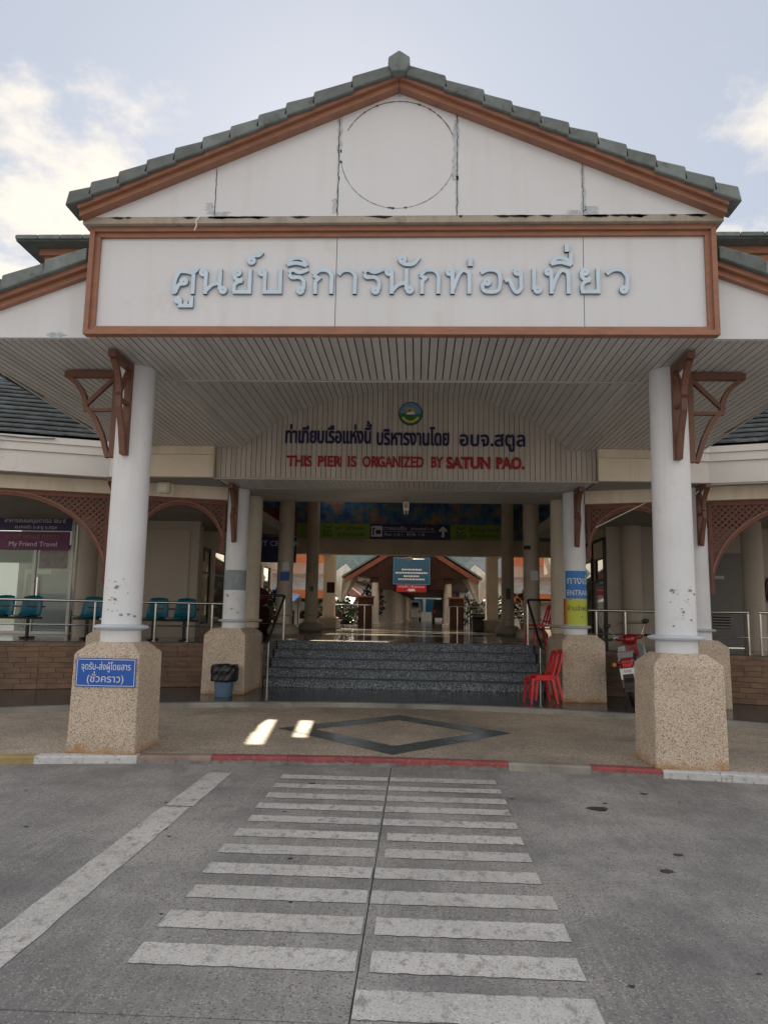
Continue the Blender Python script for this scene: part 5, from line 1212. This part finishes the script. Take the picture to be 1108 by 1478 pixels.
# ================================================================ RED CHAIRS
def red_chair(loc, rz, label, n_stack=1):
    t = thing('plastic_chair', loc, label, 'chair', 'red plastic chairs'); t.rotation_euler.z = rz
    def part(b, nm, smooth=True, bev=.008):
        o = b.build(nm, REDP, None, smooth); o.parent = t; bevel_obj(o, bev, 2); return o
    # local: seat faces -y
    b = MB(); n = 10; vs = []
    for j_ in range(n+1):
        v = j_/n
        for i in range(n+1):
            u = 2*i/n-1; vs.append((u*(.205-.015*v), -.21+.42*v, .43-.012*(1-u*u)*(1-(2*v-1)**2)-(.015 if j_ == 0 else 0)))
    b.add(vs, [(j_*(n+1)+i, j_*(n+1)+i+1, (j_+1)*(n+1)+i+1, (j_+1)*(n+1)+i) for j_ in range(n) for i in range(n)]); o = b.build('seat', REDP, None, True); o.parent = t; m = o.modifiers.new('thick','SOLIDIFY'); m.thickness = .02; 
    b = MB(); b.ribbon([(-.195,-.19,.41),(-.195,.17,.41)], .05, .03, (0,0,1)); b.ribbon([(.195,-.19,.41),(.195,.17,.41)], .05, .03, (0,0,1)); b.ribbon([(-.17,-.20,.41),(.17,-.20,.41)], .05, .03, (0,0,1)); part(b, 'seat_rim', False)
    for sx in (-1, 1):
        b = MB(); vs = [(sx*.215,-.225,.425),(sx*.155,-.225,.425),(sx*.155,-.165,.425),(sx*.215,-.165,.425),(sx*.235,-.26,0),(sx*.195,-.26,0),(sx*.195,-.225,0),(sx*.235,-.225,0)]
        b.add(vs, [(0,1,2,3),(4,7,6,5),(0,4,5,1),(1,5,6,2),(2,6,7,3),(3,7,4,0)]); part(b, 'leg', False)
        b = MB(); vs = [(sx*.205,.145,.43),(sx*.150,.145,.43),(sx*.150,.215,.43),(sx*.205,.215,.43),(sx*.235,.255,0),(sx*.195,.255,0),(sx*.195,.30,0),(sx*.235,.30,0)]
        b.add(vs, [(0,1,2,3),(4,7,6,5),(0,4,5,1),(1,5,6,2),(2,6,7,3),(3,7,4,0)]); part(b, 'leg', False)
        b = MB(); b.ribbon([(sx*.185,.17,.42),(sx*.185,.215,.52),(sx*.175,.26,.66),(sx*.155,.295,.79),(sx*.13,.31,.83)], .05, .035, (1,0,0)); part(b, 'back_post', False)
    b = MB(); b.ribbon([(-.16,.30,.80),(-.09,.315,.845),(0,.32,.855),(.09,.315,.845),(.16,.30,.80)], .03, .06, (0,1,0)); part(b, 'top_rail', False)
    for x in (-.06, .06):
        b = MB(); b.ribbon([(x,.195,.44),(x,.25,.62),(x,.305,.82)], .075, .014, (1,0,0)); part(b, 'back_splat', False)
    b = MB(); b.ribbon([(-.18,.205,.50),(.18,.205,.50)], .016, .045, (0,1,0)); part(b, 'back_rail', False)
    return t
c1 = red_chair((2.33, 13.06, .16), rad(-80), 'red plastic chair on the granite landing, seat empty, lower of the two nested chairs'); c1.scale = (.92, .88, 1)
c2 = red_chair((2.42, 13.10, .215), rad(-82), 'red plastic chair nested on top of the one by the right twin column'); c2.scale = (.92, .88, .96)
red_chair((2.95, 16.9, 1.0), rad(-70), 'red plastic chair up on the hall floor behind the handrail')

# ================================================================ BLUE BIN
t = thing('waste_bin', (-3.02, 13.0, .16), 'blue plastic bin lined with a black bag in front of the left pedestal', 'bin')
b = MB(); n = 28
def sq(r, z, k, p=3.2):
    a = 2*math.pi*k/n; c, s_ = math.cos(a), math.sin(a); q = (abs(c)**p+abs(s_)**p)**(-1/p); return (-3.02+r*q*c, 13.0+r*q*s_, z)
rings = [(.135,.162),(.15,.30),(.165,.50),(.172,.62)]; b.add([sq(r, z, k) for r, z in rings for k in range(n)], [(j_*n+k, j_*n+(k+1)%n, (j_+1)*n+(k+1)%n, (j_+1)*n+k) for j_ in range(3) for k in range(n)]+[tuple(range(n))]); b.build('body', BIN, t, True)
b = MB(); rr = random.Random(4); rings = [(.205,.42),(.222,.45),(.215,.52),(.225,.60),(.220,.66),(.200,.685),(.170,.675),(.13,.60)]
b.add([sq(r*(1+rr.uniform(-.035,.035)), z+rr.uniform(-.012,.012), k) for r, z in rings for k in range(n)], [(j_*n+k, j_*n+(k+1)%n, (j_+1)*n+(k+1)%n, (j_+1)*n+k) for j_ in range(len(rings)-1) for k in range(n)]+[tuple((len(rings)-1)*n+k for k in range(n))]); b.build('bag', BAG, t)

# small notices and worn scraps on columns and walls
sticker(-3.13+.02, 23.985, 2.35, .12, .16, mat('grey_scrap', (.20,.19,.18), .7, .3, 20), 'torn grey scrap of paper on the second left hall column', 'paper_scrap')
sticker(3.12, 23.985, 2.30, .14, .34, mat('dark_scrap', (.13,.12,.11), .7, .4, 20), 'dark torn scraps of paper on the second right hall column', 'paper_scrap')
t = thing('cable_run', (-6.9, 12.0, 4.4), 'grey cable and junction box on the left gutter at the edge of the photo', 'cable')
b = MB(); b.cham(-6.98, -6.76, 11.88, 11.94, 4.22, 4.38, .01); b.build('box', GREYD, t)
b = MB(); b.tube([(-7.4,11.8,4.40),(-6.87,11.86,4.43),(-6.3,12.08,4.42),(-5.9,12.20,4.44)], .012, 6); b.build('run', GREYD, t)
# ================================================================ MOTORCYCLE
def motorcycle(loc, rz, lean):
    t = thing('motorcycle', loc, 'dark red and silver small motorcycle parked between the right pedestals, seen from behind', 'motorcycle')
    t.rotation_euler = (0, lean, rz)
    # local frame: rear axle at y=0, front towards +y, ground z=0
    def P(b, nm, m, par=None, sm=True, bev=0):
        o = b.build(nm, m, None, sm); o.parent = par or t
        if bev: bevel_obj(o, bev, 2)
        return o
    RED = mat('bike_red', (.30,.006,.014), .22, .08, 3, coat=.6, rnd=0); SILV = mat('bike_silver', (.42,.44,.45), .3, .05, 3, metal=.3, rnd=0)
    for y in (0, 1.22):
        b = MB(); n = 30
        b.tube([(0, y+.235*math.cos(2*math.pi*k/n), .285+.235*math.sin(2*math.pi*k/n)) for k in range(n+1)], .047, 10, False); w = P(b, 'wheel', BLACK)
        b = MB(); b.tube([(0, y+.19*math.cos(2*math.pi*k/n), .285+.19*math.sin(2*math.pi*k/n)) for k in range(n+1)], .014, 8, False); b.tube([(-.05,y,.285),(.05,y,.285)], .045, 12); P(b, 'rim', CHROME, w)
        b = MB()
        for k in range(14): a = 2*math.pi*k/14; b.tube([(.02*(-1)**k, y+.04*math.cos(a), .285+.04*math.sin(a)), (0, y+.185*math.cos(a+.15), .285+.185*math.sin(a+.15))], .003, 4)
        P(b, 'spokes', CHROME, w)
    b = MB(); b.ribbon([(0, .30*math.cos(a)*1.0, .285+.30*math.sin(a)) for a in [rad(k) for k in range(20, 175, 14)]], .12, .012, (1,0,0)); P(b, 'rear_fender', BLACK, None, False)
    b = MB(); b.ribbon([(0, 1.22+.30*math.cos(a), .285+.30*math.sin(a)) for a in [rad(k) for k in range(15, 165, 14)]], .10, .012, (1,0,0)); P(b, 'front_fender', RED, None, False)
    b = MB(); b.ball((0, .32, .62), .14, 10, (.85, 2.6, .75)); P(b, 'tail_body', SILV)
    b = MB(); b.ball((0, .28, .70), .12, 10, (1.0, 2.7, .55)); b.ball((0, .62, .72), .10, 8, (1.1, 1.6, .5)); P(b, 'seat', BLACK)
    b = MB(); b.tube([(-.085,.30,.80),(-.09,.06,.80),(-.075,-.10,.815),(-.05,-.15,.82),(.05,-.15,.82),(.075,-.10,.815),(.09,.06,.80),(.085,.30,.80)], .011, 8); P(b, 'grab_rail', CHROME)
    b = MB(); b.cham(-.115, .115, -.17, .10, .79, .83, .015); b.cham(-.11,.11,-.18,-.15,.735,.83,.010); P(b, 'carrier', mat('bike_grey',(.22,.24,.27),.4,.08,4,rnd=0), None, False)
    b = MB(); b.cham(-.10, .10, -.20, -.02, .60, .735, .03); P(b, 'tail_cowl', RED, None, False)
    b = MB(); b.cham(-.06, .06, -.225, -.19, .60, .665, .012); P(b, 'tail_light', REDP, None, False)
    for s in (-1, 1):
        b = MB(); b.tube([(s*.08,-.15,.655),(s*.16,-.16,.655)], .010, 6); st = P(b, 'indicator', BLACK)
        b = MB(); b.ball((s*.175,-.175,.655), .033, 8, (1,.7,1)); P(b, 'lens', mat('amber_lamp', (.65,.20,.04), .2, .1, 3, rnd=0), st)
    b = MB(); b.prism([(-.105,.44),(.105,.44),(.105,.595),(-.105,.595)], -.242, -.238); pl = P(b, 'number_plate', SIGNW, None, False)
    pt = MB()
    for tx, z, w in (('1กจ', .53, .11), ('1260', .452, .14)):
        lay, ww = layout(tx, .05/.68, 1., 0)
        for ch, cs in lay: poly_mesh(pt, [[(p[0]*w/ww-w/2, p[1]) for p in c] for c in cs], lambda u, v, d, z=z: (u, -.2425-d, z+v), .001)
    P(pt, 'plate_print', GTXT, pl, False)
    b = MB(); b.cham(-.05, .05, -.235, -.21, .36, .435, .008); P(b, 'reflector', REDP, None, False)
    b = MB(); b.ribbon([(0,-.20,.62),(0,-.24,.50),(0,-.27,.36),(0,-.29,.26)], .15, .010, (1,0,0)); P(b, 'mud_flap', BLACK, None, False)
    for s in (-1, 1):
        b = MB(); b.tube([(s*.10,-.02,.30),(s*.115,.12,.60)], .025, 10); P(b, 'shock_absorber', CHROME)
    b = MB(); b.tube([(.13,-.22,.30),(.13,.1,.27),(.12,.6,.26)], [.045,.042,.03], 12); P(b, 'exhaust', CHROME)
    b = MB(); b.ball((0,.62,.34), .14, 8, (.8,1.3,.9)); P(b, 'engine', STEELD)
    b = MB(); b.ribbon([(0,1.13,.70),(0,1.02,.62),(0,.92,.45),(0,.80,.33)], .16, .05, (1,0,0)); P(b, 'down_tube', SILV, None, False)
    for s in (-1, 1):
        b = MB(); vs = [(s*.05,1.13,.92),(s*.20,1.05,.88),(s*.235,.99,.66),(s*.17,.93,.36),(s*.06,1.0,.34),(s*.04,1.16,.66)]
        b.add(vs+[(x, y+.02, z) for x, y, z in vs], [(0,1,2,3,4,5),(6,7,8,9,10,11)]+[(k,(k+1)%6,6+(k+1)%6,6+k) for k in range(6)]); P(b, 'leg_shield', SILV, None, False, .008)
        b = MB(); b.tube([(s*.055,1.22,.285),(s*.055,1.08,.72)], .022, 8); P(b, 'fork', CHROME)
        b = MB(); b.tube([(s*.06,1.03,1.0),(s*.20,1.0,1.03),(s*.33,.90,1.01)], .012, 8); hb = P(b, 'handlebar', CHROME)
        b = MB(); b.tube([(s*.25,.96,1.02),(s*.36,.88,1.005)], .019, 10); P(b, 'grip', BLACK, hb)
        b = MB(); b.tube([(s*.20,1.0,1.03),(s*.25,1.0,1.12),(s*.29,.98,1.20)], .006, 6); ms = P(b, 'mirror', CHROME)
        b = MB(); b.ball((s*.30,.97,1.235), .052, 10, (1.15,.35,.8)); P(b, 'mirror_head', BLACK, ms)
        b = MB(); b.tube([(s*.23,1.05,1.0),(s*.35,1.02,.99)], .006, 6); P(b, 'lever', CHROME, hb)
    b = MB(); b.ball((0,1.06,.98), .115, 10, (1.05,.85,.8)); b.ball((.13,1.03,1.0), .06, 8, (1.5,.7,.6)); b.ball((-.13,1.03,1.0), .06, 8, (1.5,.7,.6)); P(b, 'headlight_cowl', RED)
    b = MB(); b.ball((0,1.15,.97), .075, 8, (1,.6,1)); P(b, 'headlight', SIGNW)
    b = MB(); b.cham(-.10,.10,1.10,1.14,.62,.94,.02); P(b, 'front_cover', RED, None, False)
    b = MB(); b.bar((0,.5,.19),(0,.62,.02),.02,.02,(1,0,0)); b.tube([(-.16,.5,.24),(.16,.5,.24)], .012, 6); b.tube([(-.10,.52,.22),(-.22,.45,.0)], .012, 6); P(b, 'side_stand', BLACK)
    return t
mb_ = motorcycle((3.80, 12.62, .165), rad(-20), rad(-9)); mb_.scale = (1.1, 1.1, 1.1)

# ================================================================ BEYOND THE HALL
def leaf_clump(mb, c, r, n, size, rr, sc=(1,1,1), droop=.0):
    for _ in range(n):
        v = Vector((rr.gauss(0,1), rr.gauss(0,1), rr.gauss(0,1))); v.normalize(); v *= r*rr.uniform(.35,1)**.6
        p = Vector(c)+Vector((v.x*sc[0], v.y*sc[1], v.z*sc[2]))
        d = (v.normalized()+Vector((rr.uniform(-.5,.5), rr.uniform(-.5,.5), rr.uniform(.1,.9)-droop))).normalized(); s_ = size*rr.uniform(.6,1.4); w = d.orthogonal().normalized()*s_*.28
        w = Matrix.Rotation(rr.uniform(0, 6.28), 3, d) @ w; tip = p+d*s_; mid = p+d*s_*.45
        mb.add([p, mid+w, tip, mid-w], [(0,1,2,3)])
def plant(x, y, z, h, r, lab, seed, m=LEAF, pot=True, n=260, name='potted_plant'):
    rr = random.Random(seed); t = thing(name, (x, y, z), lab, 'plant')
    z1 = z
    if pot: MB().lathe([(.16,z),(.22,z+.36),(.24,z+.38),(.20,z+.38)], x, y, 18).build('pot', TERRA, t, True); z1 = z+.36
    b = MB()
    for _ in range(6): a = rr.uniform(0,6.28); b.tube([(x,y,z1),(x+.12*math.cos(a),y+.12*math.sin(a),z1+h*.5),(x+r*.6*math.cos(a),y+r*.6*math.sin(a),z1+h*.85)], .010, 5)
    b.build('stems', LEAF2, t)
    b = MB(); leaf_clump(b, (x,y,z1+h*.6), max(r, .1), n, .16, rr, (1,1,h*.5/r)); b.build('foliage', m, t)
plant(-4.55, 26.3, 1.0, .95, .36, 'bushy green plant in a terracotta pot left of the second hall column', 1)
plant(-2.6, 36.5, 1.0, .8, .45, 'pale flowering shrub left of the walkway gate', 2, LEAF, False)
plant(-3.6, 37.5, 1.0, 1.3, .7, 'dark leafy shrub behind the dark bench', 3, LEAF2, False, 400)
plant(-1.95, 37.0, 1.2, 1.6, .6, 'tall dark shrub behind the left gate cabinet', 4, LEAF2, False, 400)
plant(2.55, 36.0, 1.0, 1.3, .55, 'broad-leaved dark plant beside the right gate cabinet', 5, LEAF2, False, 380)
plant(4.2, 27.8, 1.0, 1.0, .5, 'dark green plant seen between the two right hall columns', 6, LEAF2, True, 320)
plant(-4.2, 39.5, 1.0, 1.9, .9, 'wide dark bush beyond the folded left parasol', 7, LEAF2, False, 500)
plant(3.9, 39.0, 1.0, 1.7, .8, 'wide dark bush beyond the folded right parasol', 8, LEAF2, False, 500)
# long dark bench left of the hall exit and a black bin on the right
t = thing('hall_bench', (-3.2, 29.6, 1.0), 'low dark wooden bench box beside the left square pillar', 'bench')
b = MB(); b.cham(-4.3, -2.66, 29.4, 30.0, 1.36, 1.62, .02); b.build('seat', WOODD, t); b = MB(); b.cham(-4.2, -2.75, 29.45, 29.95, 1.0, 1.30, .02); b.build('base', CONC, t); b = MB(); b.box(-4.25, -2.70, 29.42, 29.98, 1.301, 1.359); b.build('rail', ALU, t)
t = thing('black_bin', (2.62, 28.66, 1.0), 'squat black bin standing left of the right square pillar', 'bin')
b = MB(); b.cham(2.30, 2.70, 28.0, 28.4, 1.0, 1.5, .03); b.build('body', BLACK, t); b = MB(); b.cham(2.27, 2.73, 27.97, 28.43, 1.5, 1.58, .02); b.build('lid', BLACK, t)
# red covered goods stacked between the left hall columns
t = thing('goods_stack', (-4.1, 20.8, 1.0), 'dark red wrapped goods stacked beside the first left hall column', 'goods')
b = MB(); b.cham(-4.75, -3.75, 20.4, 21.0, 1.0, 1.75, .08); b.build('lower_bundle', WOODD, t); b = MB(); b.ball((-4.2,20.7,2.0), .32, 8, (1.3,.8,.9)); b.build('upper_bundle', mat('wrapped_red', (.18,.01,.03), .4, .3, 4, .3, 20), t, True)
# folded canvas parasols
def parasol(x, y, lab, seed, tilt):
    rr = random.Random(seed); t = thing('parasol', (x, y, 1.0), lab, 'parasol', 'canvas parasols beside the walkway')
    b = MB(); b.tube([(x,y,1.0),(x,y,3.95)], .03, 8); b.build('pole', WOODD, t)
    b = MB(); n = 24; prof = [(.04,3.95),(.42,3.50),(.55,3.25),(.34,2.75),(.16,2.35),(.07,2.15)]; vs = []
    for r, z in prof:
        for k in range(n): a = 2*math.pi*k/n; q = r*(1+.22*math.cos(a*8)*(1 if .1 < r else .3)); vs.append((x+q*math.cos(a)+tilt*(z-3.2)*.1, y+q*math.sin(a), z))
    b.add(vs, [(j_*n+k, j_*n+(k+1)%n, (j_+1)*n+(k+1)%n, (j_+1)*n+k) for j_ in range(len(prof)-1) for k in range(n)]); b.build('canopy', CLOTH, t, True)
parasol(-3.28, 36.3, 'half folded white parasol left of the walkway roof', 1, 1)
parasol(3.05, 35.6, 'half folded grey-white parasol right of the walkway roof', 2, -1)
# neighbouring houses with orange fascias and pale tiled roofs in rows
def house(x0, x1, y, lab, zs):
    t = thing('pier_house', ((x0+x1)/2, y, .9), lab, 'building', 'houses with orange fascias beside the hall')
    b = MB(); b.box(x0, x1, y+1.2, y+6, 0, zs[1]); b.build('wall', SKIRT, t)
    for z in zs[:1]+zs[1:]:
        b = MB(); b.box(x0-.3, x1+.3, y-.2, y-.1, z-.42, z); b.build('fascia', ORANGE, t)
        for k in range(8):
            b = MB(); yy = y-.15+k*.32; zz = z+.02+k*.21; b.add([(x0-.3,yy,zz),(x1+.3,yy,zz),(x1+.3,yy+.4,zz+.235),(x0-.3,yy+.4,zz+.235),(x0-.3,yy,zz-.06),(x1+.3,yy,zz-.06),(x1+.3,yy+.4,zz+.18),(x0-.3,yy+.4,zz+.18)], [(0,1,2,3),(0,4,5,1),(1,5,6,2),(2,6,7,3),(3,7,4,0)]); b.build('tile_course', TILEP, t)
    for x in (x0+.6, (x0+x1)/2, x1-1.2): b = MB(); b.box(x, x+.9, y+1.15, y+1.19, 1.2, 2.3); b.build('window', GLASSD, t)
TILEP = mat('pale_roof_tile', (.34,.35,.35), .6, .15, 4, rnd=.08)
house(-14.5, -4.6, 38.5, 'pale house with orange fascias left of the hall', (2.75, 4.55))
house(5.2, 14.5, 38.5, 'pale house with orange fascias right of the hall', (2.75, 4.55))
t = thing('far_house', (-5, 56, .9), 'distant house with a grey-green tiled roof left of the walkway', 'building')
def hiphouse(t, x0, x1, y0, y1, z0, z1, zr, mr):
    b = MB(); b.box(x0, x1, y0, y1, z0, z1); b.build('wall', SKIRT, t)
    b = MB(); e = .6; m_ = (y0+y1)/2; w = (y1-y0)/2
    b.add([(x0-e,y0-e,z1),(x1+e,y0-e,z1),(x1+e,y1+e,z1),(x0-e,y1+e,z1),(x0+w*.8,m_,zr),(x1-w*.8,m_,zr)], [(0,1,5,4),(1,2,5),(2,3,4,5),(3,0,4),(3,2,1,0)]); b.build('roof', mr, t)
    b = MB(); b.box(x0-e, x1+e, y0-e-.05, y0-e-.002, z1-.3, z1); b.build('fascia', WOODM, t)
    for x in [x0+1+i*2.2 for i in range(int((x1-x0-1)/2.2))]: b = MB(); b.box(x, x+1.0, y0-.04, y0-.002, z0+1.2, z0+2.4); b.build('window', GLASSD, t)
hiphouse(t, -9.5, -3.2, 54, 60, .2, 3.9, 6.6, mat('greengrey_tile', (.15,.20,.18), .6, .15, 3))
t = thing('far_house', (7, 58, .9), 'distant house with a grey tiled roof right of the walkway', 'building')
hiphouse(t, 3.4, 11, 56, 62, .2, 4.4, 7.2, mat('grey_tile', (.22,.24,.25), .6, .15, 3))
t = thing('terminal_building', (0, 94, .9), 'long terminal building with grey-green hipped roof far behind the walkway', 'building')
hiphouse(t, -20, 20, 90, 99, .2, 6.0, 11.0, mat('greengrey_tile', (.15,.20,.18), .6, .15, 3))
t = thing('low_house', (-6.2, 47, .9), 'low building with a red-brown roof between the left houses', 'building')
hiphouse(t, -8.0, -3.6, 46, 49, .2, 2.6, 3.9, WOODM)
# market tarps
for x, y, w, lab, m in ((-4.6, 42, 2.6, 'slanting pale blue tarpaulin over a stall left of the walkway', TARP), (4.4, 42, 2.6, 'slanting white tarpaulin over a stall right of the walkway', SKIRT), (-6.6, 36.0, 2.0, 'pale blue tarpaulin stall roof seen between the left hall columns', TARP)):
    t = thing('market_stall', (x, y, .95), lab, 'stall')
    b = MB(); b.add([(x-w/2,y,2.5),(x+w/2,y,2.15),(x+w/2,y+2,2.5),(x-w/2,y+2,2.9),(x-w/2,y,2.46),(x+w/2,y,2.11),(x+w/2,y+2,2.46),(x-w/2,y+2,2.86)], [(0,1,2,3),(7,6,5,4),(0,4,5,1),(1,5,6,2),(2,6,7,3),(3,7,4,0)]); b.build('tarpaulin', m, t)
    for px, py in ((x-w/2+.1,y+.1),(x+w/2-.1,y+.1),(x-w/2+.1,y+1.9),(x+w/2-.1,y+1.9)): b = MB(); b.tube([(px,py,.95),(px,py,2.15)], .025, 6); b.build('pole', STEELD, t)
    b = MB(); b.cham(x-w/2+.2,x+w/2-.2,y+.5,y+1.5,.95,1.7,.02); b.build('table', WOODD, t)
# trees beyond the road behind the camera: they show only as reflections in the shop glass
